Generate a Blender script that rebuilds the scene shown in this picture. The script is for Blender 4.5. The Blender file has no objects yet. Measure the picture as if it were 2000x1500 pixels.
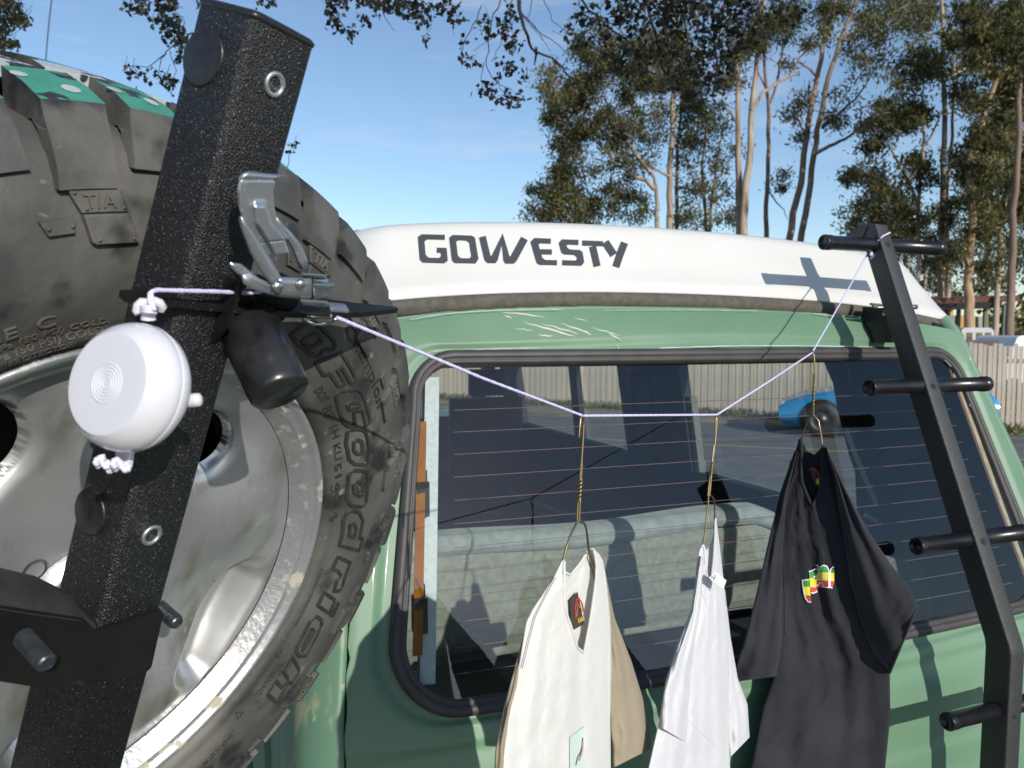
import bpy, bmesh, math, random
import numpy as np
from mathutils import Vector, Matrix

PI = math.pi
sin, cos, R = math.sin, math.cos, math.radians
random.seed(7)
RNG = np.random.default_rng(11)
scene = bpy.context.scene
COL = scene.collection
# ---------------------------------------------------------------- camera
cam_data = bpy.data.cameras.new('camera'); cam = bpy.data.objects.new('camera', cam_data); COL.objects.link(cam)
cam.location = (0, 0, 1.85); cam.rotation_euler = (PI / 2 - math.atan(95 / 1500.0), 0, 0)
cam_data.sensor_width = 36; cam_data.lens = 27; cam_data.clip_start = .02; cam_data.clip_end = 2000
cam_data.dof.use_dof = True; cam_data.dof.focus_distance = .85; cam_data.dof.aperture_fstop = 13
scene.camera = cam
# ---------------------------------------------------------------- sky, sun, exposure
SUN_DIR = Vector((-.54, 1.0, -.46)).normalized()          # the way the light travels
world = bpy.data.worlds.new('World'); scene.world = world; world.use_nodes = True
wn = world.node_tree; wn.nodes.clear()
wo = wn.nodes.new('ShaderNodeOutputWorld'); bg = wn.nodes.new('ShaderNodeBackground'); sky = wn.nodes.new('ShaderNodeTexSky')
sky.sky_type = 'NISHITA'; sky.sun_disc = False; sky.sun_elevation = math.asin(-SUN_DIR.z); sky.sun_rotation = math.atan2(-SUN_DIR.x, -SUN_DIR.y)
sky.altitude = 100; sky.air_density = 1.0; sky.dust_density = .3; sky.ozone_density = 2.4
bg.inputs['Strength'].default_value = .15
# thin high cloud wisps, laid out on the sky's own directions
tc = wn.nodes.new('ShaderNodeTexCoord'); mp = wn.nodes.new('ShaderNodeMapping'); mp.inputs['Scale'].default_value = (1.6, 1.6, 9.0)
mp.inputs['Rotation'].default_value = (0, R(-9), 0)
cn = wn.nodes.new('ShaderNodeTexNoise'); cn.inputs['Scale'].default_value = 2.3; cn.inputs['Detail'].default_value = 9; cn.inputs['Roughness'].default_value = .6
cr = wn.nodes.new('ShaderNodeValToRGB'); cr.color_ramp.elements[0].position = .53; cr.color_ramp.elements[1].position = .80
cr.color_ramp.elements[0].color = (0, 0, 0, 1); cr.color_ramp.elements[1].color = (.45, .45, .45, 1)
cm = wn.nodes.new('ShaderNodeMixRGB'); cm.inputs['Color2'].default_value = (5.0, 5.2, 5.6, 1)
wn.links.new(tc.outputs['Generated'], mp.inputs['Vector']); wn.links.new(mp.outputs['Vector'], cn.inputs['Vector'])
wn.links.new(cn.outputs['Fac'], cr.inputs['Fac']); wn.links.new(cr.outputs['Color'], cm.inputs['Fac'])
wn.links.new(sky.outputs['Color'], cm.inputs['Color1']); wn.links.new(cm.outputs['Color'], bg.inputs['Color']); wn.links.new(bg.outputs['Background'], wo.inputs['Surface'])
sd = bpy.data.lights.new('sun', 'SUN'); sd.energy = 4.2; sd.angle = R(.53); sd.color = (1.0, .945, .86)
sun = bpy.data.objects.new('sun', sd); COL.objects.link(sun); sun.location = (5, -8, 8); sun.rotation_euler = SUN_DIR.to_track_quat('-Z', 'Y').to_euler()
scene.view_settings.view_transform = 'Standard'; scene.view_settings.look = 'None'; scene.view_settings.exposure = 0.0; scene.view_settings.gamma = 1
scene.view_settings.use_curve_mapping = False
scene.render.engine = 'CYCLES'
scene.cycles.max_bounces = 8; scene.cycles.transparent_max_bounces = 24; scene.cycles.caustics_reflective = False; scene.cycles.caustics_refractive = False
scene.cycles.sample_clamp_indirect = 6
# ---------------------------------------------------------------- camera geometry (used to measure the place from the photograph)
FPX, PITCH = 1500.0, math.atan(95 / 1500.0)
CAM = np.array([0.0, 0.0, 1.85])
def ray(px, py):
    x = (px - 1000) / FPX; y = -(py - 750) / FPX
    return np.array([x, cos(PITCH) + y * sin(PITCH), -sin(PITCH) + y * cos(PITCH)])
def proj(P):
    P = np.asarray(P, float) - CAM
    D = P[..., 1] * cos(PITCH) - P[..., 2] * sin(PITCH); U = P[..., 1] * sin(PITCH) + P[..., 2] * cos(PITCH)
    return np.stack([1000 + FPX * P[..., 0] / D, 750 - FPX * U / D], -1)
def at(px, py, D):
    return CAM + ray(px, py) * D
def onplane(px, py, P, n):
    d = ray(px, py); return CAM + d * (((P - CAM) @ n) / (d @ n))
def unit(v):
    v = np.asarray(v, float); return v / np.linalg.norm(v)
# ---------------------------------------------------------------- van frame: u to the right along the tailgate, w forward into the van, z up
VA = R(21.0)
VU = np.array([cos(VA), sin(VA), 0]); VW = np.array([-sin(VA), cos(VA), 0]); VO = np.array([-.17, 1.35, 0.0])
UC = .67
def V(u, w, z): return VO + VU * u + VW * w + np.array([0, 0, z])
def toV(P):
    q = np.asarray(P) - VO; return q @ VU, q @ VW, P[2]
T20 = math.tan(R(20))
def wr(z):
    if z >= 1.80: return (z - 1.80) * T20 + 2.6 * (z - 1.80) ** 2
    zb, k = 1.13, .05
    if z > zb + k: return (z - 1.80) * T20
    base = (zb - 1.80) * T20
    if z > zb - k:
        t = (zb + k - z) / (2 * k); return (z - 1.80) * T20 + T20 * k * t * t * .9
    return base - (zb - k - z) * .035 + (-T20 * k + T20 * k * .9)
def HW(z): return float(np.interp(z, [1.0, 1.25, 1.52, 1.80, 1.95], [.905, .893, .862, .788, .775]))
RC = .085
def wsurf(u, z):
    a = abs(u - UC); H = HW(z)
    w = wr(z) + .028 * (a / .7) ** 2
    e = a - (H - RC)
    if e > 0: w += RC - math.sqrt(max(0, RC * RC - min(e, RC) ** 2))
    return w
def SP(s, z, off=0.0):
    """point on the rear skin: s runs sideways from the centre line and turns the corner, off = metres proud of the skin"""
    H = HW(z); sg = 1 if s >= 0 else -1; a = abs(s); e = a - (H - RC)
    if e <= 0: uu, ww, nx, nw = a, 0, 0, 1
    else:
        ph = min(e / RC, PI / 2); uu = H - RC + (RC + off) * sin(ph); ww = RC - (RC + off) * cos(ph) + off
        ww += max(0, e - RC * PI / 2)
    w = wr(z) + .028 * (min(uu, H) / .7) ** 2 + ww
    sl = (wr(z + .01) - wr(z - .01)) / .02; c = 1 / math.sqrt(1 + sl * sl)
    return V(UC + sg * uu, w - off * c, z + off * sl * c)
def hitS(px, py, off=0.0):
    d = ray(px, py)
    def F(t):
        P = CAM + d * t; u, w, z = toV(P); return w - (wsurf(u, z) - off)
    lo, hi = .4, 4.0
    ts = np.linspace(lo, hi, 200); f0 = F(lo)
    for t in ts[1:]:
        f = F(t)
        if f > 0:
            hi = t; lo = t - (ts[1] - ts[0]); break
    for _ in range(40):
        m = (lo + hi) / 2
        if F(m) > 0: hi = m
        else: lo = m
    return CAM + d * lo
# ---------------------------------------------------------------- objects and meshes
def tag(o, label=None, cat=None, group=None, kind=None):
    if label: o['label'] = label
    if cat: o['category'] = cat
    if group: o['group'] = group
    if kind: o['kind'] = kind
    return o
def thing(name, label, cat, loc=(0, 0, 0), group=None, matrix=None):
    o = bpy.data.objects.new(name, None); COL.objects.link(o); o.empty_display_size = .1
    if matrix is not None: o.matrix_world = matrix
    else: o.location = Vector([float(c) for c in loc])
    o['_org'] = [float(c) for c in (0, 0, 0)] if matrix is not None else [float(c) for c in loc]
    return tag(o, label, cat, group)
class MB:
    def __init__(s): s.v = []; s.f = []; s.m = []; s.sm = []
    def add(s, vs, fs, mi=0, smooth=False):
        b = len(s.v); s.v += [tuple(float(c) for c in p) for p in vs]
        for f in fs: s.f.append(tuple(b + i for i in f)); s.m.append(mi); s.sm.append(smooth)
        return s
    def hexa(s, p, mi=0):           # 8 corners: bottom loop 0-3, top loop 4-7
        return s.add(p, [(3, 2, 1, 0), (4, 5, 6, 7), (0, 1, 5, 4), (1, 2, 6, 5), (2, 3, 7, 6), (3, 0, 4, 7)], mi)
    def box(s, c, x, y, z, hx, hy, hz, mi=0):
        c, x, y, z = (np.asarray(q, float) for q in (c, x, y, z))
        P = [c + x * hx * i + y * hy * j + z * hz * k for k in (-1, 1) for i, j in ((-1, -1), (1, -1), (1, 1), (-1, 1))]
        return s.hexa(P, mi)
    def bbox(s, c, x, y, z, hx, hy, hz, b, mi=0, seg=3):
        """box with its four edges along z rounded"""
        c, x, y, z = (np.asarray(q, float) for q in (c, x, y, z)); loop = []
        for ci, (sx, sy) in enumerate(((1, 1), (-1, 1), (-1, -1), (1, -1))):
            for k in range(seg + 1):
                t = (ci + k / seg) * PI / 2; loop.append(x * (sx * (hx - b) + b * cos(t)) + y * (sy * (hy - b) + b * sin(t)))
        return s.loft([[c + q - z * hz for q in loop], [c + q + z * hz for q in loop]], True, mi, caps=True, sharpcap=True)
    def grid(s, rows, mi=0, smooth=True, wrap=False):
        n = len(rows[0]); b = []
        for i in range(len(rows) - 1):
            for j in range(n if wrap else n - 1):
                k = (j + 1) % n; b.append((i * n + j, i * n + k, (i + 1) * n + k, (i + 1) * n + j))
        return s.add([p for r in rows for p in r], b, mi, smooth)
    def loft(s, loops, smooth=True, mi=0, caps=True, sharpcap=False):
        s.grid(loops, mi, smooth, True); n = len(loops[0])
        if caps:
            s.add(loops[0], [tuple(range(n))[::-1]], mi); s.add(loops[-1], [tuple(range(n))], mi)
        return s
    def tube(s, path, rad, n=8, mi=0, caps=True, smooth=True):
        path = [np.asarray(p, float) for p in path]; m = len(path); loops = []
        up = None
        for i, p in enumerate(path):
            d = unit(path[min(i + 1, m - 1)] - path[max(i - 1, 0)])
            if up is None: up = np.array([0, 0, 1.]) if abs(d[2]) < .9 else np.array([1., 0, 0])
            x = unit(np.cross(up, d)); y = np.cross(d, x); up = y
            r = rad[i] if hasattr(rad, '__len__') else rad
            loops.append([p + (x * cos(2 * PI * k / n) + y * sin(2 * PI * k / n)) * r for k in range(n)])
        return s.loft(loops, smooth, mi, caps)
    def lathe(s, c, ax, prof, n=32, mi=0, smooth=True):
        c = np.asarray(c, float); ax = unit(ax); x = unit(np.cross(ax, [0, 0, 1.] if abs(ax[2]) < .9 else [1., 0, 0])); y = np.cross(ax, x)
        loops = [[c + ax * h + (x * cos(2 * PI * k / n) + y * sin(2 * PI * k / n)) * max(r, 1e-5) for k in range(n)] for r, h in prof]
        return s.grid(loops, mi, smooth, True)
    def prism(s, poly, off, mi=0):
        """closed outline poly (3-D points) pushed along the vector off"""
        a = [np.asarray(p, float) for p in poly]; b = [p + np.asarray(off) for p in a]; n = len(a)
        return s.add(a + b, [tuple(range(n))[::-1], tuple(range(n, 2 * n))] + [(i, (i + 1) % n, n + (i + 1) % n, n + i) for i in range(n)], mi)
    def mesh(s, name, mats, org=(0, 0, 0), weld=False):
        me = bpy.data.meshes.new(name); V_ = np.array(s.v, float) - np.asarray(org, float)
        me.from_pydata(V_.tolist(), [], s.f)
        me.polygons.foreach_set('material_index', s.m); me.polygons.foreach_set('use_smooth', s.sm)
        for m in (mats if isinstance(mats, (list, tuple)) else [mats]): me.materials.append(m)
        if weld:
            bm = bmesh.new(); bm.from_mesh(me); bmesh.ops.remove_doubles(bm, verts=bm.verts, dist=weld); bmesh.ops.recalc_face_normals(bm, faces=bm.faces); bm.to_mesh(me); bm.free()
        me.update(); return me
    def build(s, name, mats, parent=None, weld=False, label=None, kind=None):
        t = parent
        while t is not None and t.parent is not None: t = t.parent
        org = tuple(t['_org']) if t is not None and '_org' in t else (0, 0, 0)
        o = bpy.data.objects.new(name, s.mesh(name, mats, org, weld)); COL.objects.link(o); o.parent = parent
        return tag(o, label=label, kind=kind)
def single(mb, name, mats, label, cat, group=None, weld=False, kind=None):
    """a thing that is one mesh, its origin at its own base"""
    a = np.array(mb.v); org = (a.min(0) + a.max(0)) / 2; org[2] = a[:, 2].min()
    o = bpy.data.objects.new(name, mb.mesh(name, mats, org, weld)); COL.objects.link(o); o.location = Vector(org.tolist())
    return tag(o, label, cat, group, kind)
def struct(mb, name, mats):
    o = bpy.data.objects.new(name, mb.mesh(name, mats)); COL.objects.link(o); o['kind'] = 'structure'; return o
# ---------------------------------------------------------------- materials
def M(name, c1, c2=None, scale=20.0, rough=.5, metal=0.0, bump=0.0, bscale=200.0, detail=5, lo=.35, hi=.65, coat=0.0, spec=.5, rough2=None, stretch=(1, 1, 1), bdist=.002, layers=(), back=None, sheen=0):
    """principled material; layers = (colour, noise scale, lo, hi, stretch[, roughness]) of dust, scratches, chips or painted glints with edges of their own"""
    m = bpy.data.materials.new(name); m.use_nodes = True; nt = m.node_tree; p = nt.nodes['Principled BSDF']; L = nt.links
    def mapped(st):
        t = nt.nodes.new('ShaderNodeTexCoord'); q = nt.nodes.new('ShaderNodeMapping'); q.inputs['Scale'].default_value = st; L.new(t.outputs['Object'], q.inputs['Vector']); return q.outputs['Vector']
    def noise_fac(sc, a, b, st=(1, 1, 1), det=detail):
        n = nt.nodes.new('ShaderNodeTexNoise'); n.inputs['Scale'].default_value = sc; n.inputs['Detail'].default_value = det; L.new(mapped(st), n.inputs['Vector'])
        g = nt.nodes.new('ShaderNodeMapRange'); g.inputs['From Min'].default_value = a; g.inputs['From Max'].default_value = b; L.new(n.outputs['Fac'], g.inputs['Value']); return g.outputs['Result']
    p.inputs['Base Color'].default_value = (*c1, 1); p.inputs['Roughness'].default_value = rough; p.inputs['Metallic'].default_value = metal
    p.inputs['Coat Weight'].default_value = coat; p.inputs['Coat Roughness'].default_value = .08; p.inputs['Specular IOR Level'].default_value = spec
    if sheen: p.inputs['Sheen Weight'].default_value = sheen
    cur = None
    if c2 is not None:
        f = noise_fac(scale, lo, hi, stretch); x = nt.nodes.new('ShaderNodeMixRGB'); x.inputs['Color1'].default_value = (*c1, 1); x.inputs['Color2'].default_value = (*c2, 1); L.new(f, x.inputs['Fac']); cur = x.outputs['Color']
        if rough2 is not None:
            r = nt.nodes.new('ShaderNodeMapRange'); r.inputs['To Min'].default_value = rough; r.inputs['To Max'].default_value = rough2; L.new(f, r.inputs['Value']); L.new(r.outputs['Result'], p.inputs['Roughness'])
    for ly in layers:
        f = noise_fac(ly[1], ly[2], ly[3], ly[4] if len(ly) > 4 else (1, 1, 1), 8); x = nt.nodes.new('ShaderNodeMixRGB'); x.inputs['Color2'].default_value = (*ly[0], 1); L.new(f, x.inputs['Fac'])
        if cur is None: x.inputs['Color1'].default_value = (*c1, 1)
        else: L.new(cur, x.inputs['Color1'])
        cur = x.outputs['Color']
        if len(ly) > 5:
            r = nt.nodes.new('ShaderNodeMapRange'); r.inputs['To Min'].default_value = rough; r.inputs['To Max'].default_value = ly[5]; L.new(f, r.inputs['Value']); L.new(r.outputs['Result'], p.inputs['Roughness'])
            if metal:
                r = nt.nodes.new('ShaderNodeMapRange'); r.inputs['To Min'].default_value = metal; r.inputs['To Max'].default_value = 0; L.new(f, r.inputs['Value']); L.new(r.outputs['Result'], p.inputs['Metallic'])
    if cur is not None: L.new(cur, p.inputs['Base Color'])
    if bump:
        n = nt.nodes.new('ShaderNodeTexNoise'); n.inputs['Scale'].default_value = bscale; n.inputs['Detail'].default_value = 3; L.new(mapped((1, 1, 1)), n.inputs['Vector'])
        b = nt.nodes.new('ShaderNodeBump'); b.inputs['Strength'].default_value = bump; b.inputs['Distance'].default_value = bdist; L.new(n.outputs['Fac'], b.inputs['Height']); L.new(b.outputs['Normal'], p.inputs['Normal'])
    return m
def glass_mat(name, tint, ior=1.5, dust=0.0, rough=0.0):
    """thin pane: lets the sun through and mirrors the surroundings at its Fresnel share; dust = pale dirt lying on it"""
    m = bpy.data.materials.new(name); m.use_nodes = True; nt = m.node_tree; nt.nodes.clear(); L = nt.links; N = nt.nodes.new
    o = N('ShaderNodeOutputMaterial'); t = N('ShaderNodeBsdfTransparent'); g = N('ShaderNodeBsdfGlossy'); mx = N('ShaderNodeMixShader'); ge = N('ShaderNodeNewGeometry'); dt = N('ShaderNodeVectorMath'); dt.operation = 'DOT_PRODUCT'; ab = N('ShaderNodeMath'); ab.operation = 'ABSOLUTE'; fr = N('ShaderNodeMapRange')
    t.inputs['Color'].default_value = (*tint, 1); g.inputs['Roughness'].default_value = rough; f0 = 2 * ((ior - 1) / (ior + 1)) ** 2
    L.new(ge.outputs['Incoming'], dt.inputs[0]); L.new(ge.outputs['Normal'], dt.inputs[1]); L.new(dt.outputs['Value'], ab.inputs[0])
    om = N('ShaderNodeMath'); om.operation = 'SUBTRACT'; om.inputs[0].default_value = 1; L.new(ab.outputs['Value'], om.inputs[1]); pw = N('ShaderNodeMath'); pw.operation = 'POWER'; pw.inputs[1].default_value = 5; L.new(om.outputs['Value'], pw.inputs[0])
    fr.inputs['To Min'].default_value = f0; L.new(pw.outputs['Value'], fr.inputs['Value']); L.new(fr.outputs['Result'], mx.inputs['Fac']); L.new(t.outputs['BSDF'], mx.inputs[1]); L.new(g.outputs['BSDF'], mx.inputs[2]); out = mx.outputs['Shader']
    if dust:
        d = N('ShaderNodeBsdfDiffuse'); d.inputs['Color'].default_value = (.5, .48, .44, 1); tc_ = N('ShaderNodeTexCoord')
        n1 = N('ShaderNodeTexNoise'); n1.inputs['Scale'].default_value = 260; n1.inputs['Detail'].default_value = 2; L.new(tc_.outputs['Object'], n1.inputs['Vector'])
        a = N('ShaderNodeMapRange'); a.inputs['From Min'].default_value = .78; a.inputs['From Max'].default_value = .83; a.inputs['To Max'].default_value = .8; L.new(n1.outputs['Fac'], a.inputs['Value'])
        n2 = N('ShaderNodeTexNoise'); n2.inputs['Scale'].default_value = 6; n2.inputs['Detail'].default_value = 8; L.new(tc_.outputs['Object'], n2.inputs['Vector'])
        b = N('ShaderNodeMapRange'); b.inputs['From Min'].default_value = .35; b.inputs['From Max'].default_value = .8; b.inputs['To Max'].default_value = dust; L.new(n2.outputs['Fac'], b.inputs['Value'])
        s_ = N('ShaderNodeMath'); s_.operation = 'MAXIMUM'; L.new(a.outputs['Result'], s_.inputs[0]); L.new(b.outputs['Result'], s_.inputs[1])
        m2 = N('ShaderNodeMixShader'); L.new(s_.outputs['Value'], m2.inputs['Fac']); L.new(out, m2.inputs[1]); L.new(d.outputs['BSDF'], m2.inputs[2]); out = m2.outputs['Shader']
    L.new(out, o.inputs['Surface']); return m
def cloth_mat(name, c, c2, weave=900, tr=.10):
    m = M(name, c, c2, scale=14, rough=.9, bump=.35, bscale=weave, bdist=.0008, spec=.15, sheen=.15)
    nt = m.node_tree; L = nt.links; p = nt.nodes['Principled BSDF']; o = nt.nodes['Material Output']
    t = nt.nodes.new('ShaderNodeBsdfTranslucent'); t.inputs['Color'].default_value = (*c, 1); x = nt.nodes.new('ShaderNodeMixShader'); x.inputs['Fac'].default_value = tr
    L.new(p.outputs['BSDF'], x.inputs[1]); L.new(t.outputs['BSDF'], x.inputs[2]); L.new(x.outputs['Shader'], o.inputs['Surface']); return m
GREEN = M('green_paint', (.112, .212, .132), (.126, .235, .148), 5, rough=.50, bump=.03, bscale=60, coat=.06, layers=(((.165, .275, .185), 2.2, .5, .75), ((.26, .33, .25), 45, .74, .80), ((.16, .20, .14), 1.1, .58, .8, (1, 1, .2))))
GREEN_WORN = M('green_paint_worn', (.10, .20, .13), (.125, .235, .155), 5, rough=.5, bump=.05, bscale=40, coat=.06, layers=(((.24, .27, .17), 15, .56, .60, (1, 1, .35)), ((.28, .30, .20), 30, .62, .64, (1, 1, .5))))
PRIMER = M('scraped_paint', (.62, .58, .50), (.50, .47, .42), 60, rough=.7)
FIBRE = M('white_fibreglass', (.645, .64, .61), (.60, .59, .555), 3, rough=.34, coat=.2, bump=.02, bscale=18)
LETTER = M('letter_decal', (.055, .06, .068), rough=.35)
SEALM = M('roof_seal_rubber', (.075, .068, .058), (.11, .098, .08), 70, rough=.85, bump=.5, bscale=160, bdist=.003)
RUBBER = M('window_rubber', (.040, .038, .039), (.055, .051, .050), 25, rough=.55, bump=.08, bscale=90)
DARKRUB = M('black_rubber', (.012, .012, .013), (.03, .03, .03), 60, rough=.28, bump=.06, bscale=200)
GLASS = glass_mat('tinted_glass', (.84, .88, .86), 1.47)
SGLASS = glass_mat('side_glass', (.85, .88, .86), 1.45)
POWDER = M('black_powder_coat', (.008, .008, .009), (.014, .014, .015), 300, rough=.30, bump=.75, bscale=800, bdist=.0024, spec=.5, layers=(((.30, .30, .30), 900, .655, .675, (1, 1, 1)),))  # pale grey specks paint the sparkle of the textured coat
POWDERM = M('matte_black_coat', (.005, .005, .0055), (.008, .008, .008), 200, rough=.55, bump=.5, bscale=800, bdist=.001, spec=.3, layers=(((.22, .22, .22), 900, .67, .69, (1, 1, 1)),))  # same painted sparkle, as fewer grey specks
POWDER2 = M('ladder_powder_coat', (.02, .02, .022), (.035, .035, .037), 300, rough=.42, bump=.8, bscale=620, bdist=.0012)
GLOSSBLK = M('gloss_black_tube', (.008, .008, .01), (.014, .014, .016), 40, rough=.28, bump=.08, bscale=120)
PLASTICBLK = M('black_plastic', (.012, .012, .013), (.02, .02, .021), 200, rough=.35, bump=.1, bscale=400)
ZINC = M('zinc_plate', (.60, .63, .66), (.40, .42, .44), 60, rough=.36, metal=.9, rough2=.55, bump=.12, bscale=90, layers=(((.72, .70, .62), 240, .62, .70),))
DULLZ = M('dull_bolt_zinc', (.20, .22, .25), (.12, .13, .14), 90, rough=.35, metal=.9)
DUSTY_LIT = M('dusty_lit_steel', (.022, .021, .019), (.045, .042, .036), 40, rough=.7, bump=.6, bscale=500, bdist=.001)
STEEL = M('bare_steel', (.66, .66, .64), (.5, .5, .48), 200, rough=.3, metal=1, bump=.1, bscale=300)
ALLOY = M('cast_alloy', (.64, .65, .66), (.46, .47, .48), 9, rough=.36, metal=.75, rough2=.48, bump=.25, bscale=9, bdist=.012,
          layers=(((.33, .31, .25), 11, .50, .66, (1, 2.4, 1), .8), ((.62, .62, .60), 38, .62, .68, (.25, 1.6, 1), .6), ((.12, .115, .10), 150, .70, .74, (1, 1, 1), .8)))
ALLOYLIP = M('scraped_alloy_lip', (.58, .59, .60), (.48, .49, .50), 30, rough=.36, metal=.75, rough2=.5, bump=.25, bscale=120, layers=(((.40, .37, .28), 34, .58, .66, (1, 1, 1), .85),))
CRUST = M('alloy_crust', (.52, .53, .54), (.44, .45, .46), 40, rough=.42, metal=.7, bump=.4, bscale=190, layers=(((.70, .69, .66), 75, .56, .60, (1, 1, 1), .8), ((.45, .40, .30), 30, .66, .72, (1, 1, 1), .8)))
TYRE = M('tyre_rubber', (.046, .046, .044), (.108, .105, .094), 11, rough=.62, bump=.35, bscale=70, bdist=.003, layers=(((.165, .160, .140), 6, .50, .70), ((.020, .021, .021), 17, .56, .66), ((.20, .19, .165), 60, .66, .74)))
TYREDK = M('tyre_letter_rubber', (.020, .020, .018), (.036, .034, .029), 60, rough=.6)
TYREBRN = M('tyre_dusty_rubber', (.10, .093, .075), (.13, .122, .10), 40, rough=.8, bump=.1, bscale=200)
def paint_mat(name, c, chips=.5):
    return M(name, c, tuple(x * .82 for x in c), 60, rough=.55, bump=.3, bscale=300, stretch=(1, 1, 1), layers=(((.028, .028, .027), 38, chips, chips + .03), ((.6, .62, .6), 130, .70, .72)))
PGREEN = paint_mat('tyre_paint_green', (.055, .27, .19), .585); PWHITE = paint_mat('tyre_paint_white', (.46, .49, .49), .545); PBLUE = paint_mat('tyre_paint_blue', (.07, .25, .42), .56)
WHITEPL = M('white_plastic', (.66, .66, .70), (.64, .64, .68), 4, rough=.22, coat=.3)
CORD = M('lilac_cord', (.52, .47, .76), (.66, .62, .84), 420, rough=.7, bump=.6, bscale=700, bdist=.001)
CORDW = M('white_cord', (.74, .72, .80), (.60, .57, .76), 500, rough=.7, bump=.6, bscale=700, bdist=.001)
BRASS = M('brass_wire', (.34, .27, .14), (.22, .17, .09), 60, rough=.35, metal=.9)
AMBER = M('orange_strip', (.34, .12, .010), (.26, .09, .008), 40, rough=.85, spec=.1)
CREAMS = M('weathered_cream_strip', (.50, .42, .27), (.34, .27, .16), 30, rough=.7, stretch=(4, 4, .6))
BROWNS = M('brown_strip', (.13, .055, .045), rough=.5)
CURTAIN = M('pale_curtain', (.55, .60, .62), (.66, .70, .72), 120, rough=.9, bump=.4, bscale=300, bdist=.002)
HEAT = M('heater_line', (.30, .15, .12), (.22, .12, .10), 80, rough=.6)
LINING = M('dark_lining', (.016, .019, .026), (.024, .028, .036), 20, rough=.9)
HEADL = M('grey_headliner', (.16, .17, .18), (.19, .20, .21), 60, rough=.95)
PILLAR = M('pillar_trim', (.022, .026, .036), (.03, .034, .044), 30, rough=.6)
PILLARL = M('grey_pillar_trim', (.24, .27, .25), (.20, .22, .21), 30, rough=.5)
VELOUR = M('grey_green_velour', (.20, .215, .18), (.27, .285, .245), 60, rough=.95, bump=.4, bscale=350, bdist=.002, sheen=.3)
MESHF = M('mesh_fabric', (.24, .28, .27), (.33, .37, .36), 40, rough=.95, bump=.3, bscale=300, sheen=.3)
CREAMC = cloth_mat('cream_cotton', (.68, .67, .635), (.71, .70, .665))
SLEEVETAN = cloth_mat('sleeve_tan', (.33, .275, .195), (.37, .31, .22))  # tan tone for both sleeves, darker than the cream panels
WHITEC = cloth_mat('white_cotton', (.63, .63, .66), (.67, .67, .69))
BLACKC = cloth_mat('black_cotton', (.021, .022, .027), (.031, .031, .037), tr=.05)
def flat(name, c, r=.7): return M(name, c, rough=r)
# ---------------------------------------------------------------- the van
van = thing('camper_van', 'sage green camper van with a white pop-top roof and a tinted tailgate window', 'van', V(UC, 2.0, 0))
def smooth01(t): t = max(0, min(1, t)); return t * t * (3 - 2 * t)
def ztop(s): a = abs(s); return 1.912 - .045 * a * a - .06 * a ** 4 - .014 * s
def rrect(inset, n=160, dz=0):
    """outline of the tailgate window in (s, z); it narrows upwards"""
    zb, zt = 1.245 + inset, 1.818 - inset; rb, rt = max(.02, .105 - inset), max(.02, .085 - inset); out = []
    def hw(z): return .677 + .068 * (1.818 - z) / .573 - inset
    L = []
    def arc(cx, cz, r, t0, t1, k=14): L.extend([(cx + r * cos(t0 + (t1 - t0) * i / k), cz + r * sin(t0 + (t1 - t0) * i / k)) for i in range(k + 1)])
    arc(hw(zt) - rt, zt - rt, rt, 0, PI / 2); arc(-hw(zt) + rt, zt - rt, rt, PI / 2, PI); arc(-hw(zb) + rb, zb + rb, rb, PI, 3 * PI / 2); arc(hw(zb) - rb, zb + rb, rb, 3 * PI / 2, 2 * PI)
    L.append(L[0]); d = [0]
    for a, b in zip(L, L[1:]): d.append(d[-1] + math.hypot(b[0] - a[0], b[1] - a[1]))
    xs = np.interp(np.linspace(0, d[-1], n, endpoint=False), d, [p[0] for p in L]); zs = np.interp(np.linspace(0, d[-1], n, endpoint=False), d, [p[1] for p in L])
    return list(zip(xs, zs))
def seam(z): return HW(z) - .072      # half width of the tailgate
ZB = .62
def outer_loop(loop, grow=0):
    """match every point of the window outline with one on the tailgate outline along the same direction"""
    out = []; c = (0, 1.53)
    for x, z in loop:
        dx, dz = x - c[0], z - c[1]; best = 9
        for k in np.linspace(.5, 6, 700):
            X, Z = c[0] + dx * k, c[1] + dz * k
            if abs(X) > seam(Z) + grow or Z > ztop(X) - .004 + grow or Z < ZB - grow: best = k; break
        out.append((c[0] + dx * best, c[1] + dz * best))
    return out
N_ = 220
hole = rrect(0.0, N_); outl = outer_loop(hole)
mb = MB(); K = 70; rows = []
for k in range(K + 1):
    t = (k / K) ** 1.35; row = []
    for (x0, z0), (x1, z1) in zip(hole, outl):
        x, z = x0 + (x1 - x0) * t, z0 + (z1 - z0) * t
        d = math.hypot(x - x0, z - z0)
        off = -.007 * (1 - smooth01((d - .018) / .022))                                   # pressed step round the window
        off -= .005 * smooth01((1.205 - z) / .010) * (1 - smooth01((d - .5) / .1)) - .004 * smooth01((1.035 - z) / .010) - .006 * smooth01((.985 - z) / .03)
        row.append(SP(x, z, off))
    rows.append(row)
rows.append([SP(x, z, -.022) for x, z in outl])
mb.grid(rows, wrap=True)
tail = mb.build('tailgate', [GREEN], van, weld=1e-5)
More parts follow.
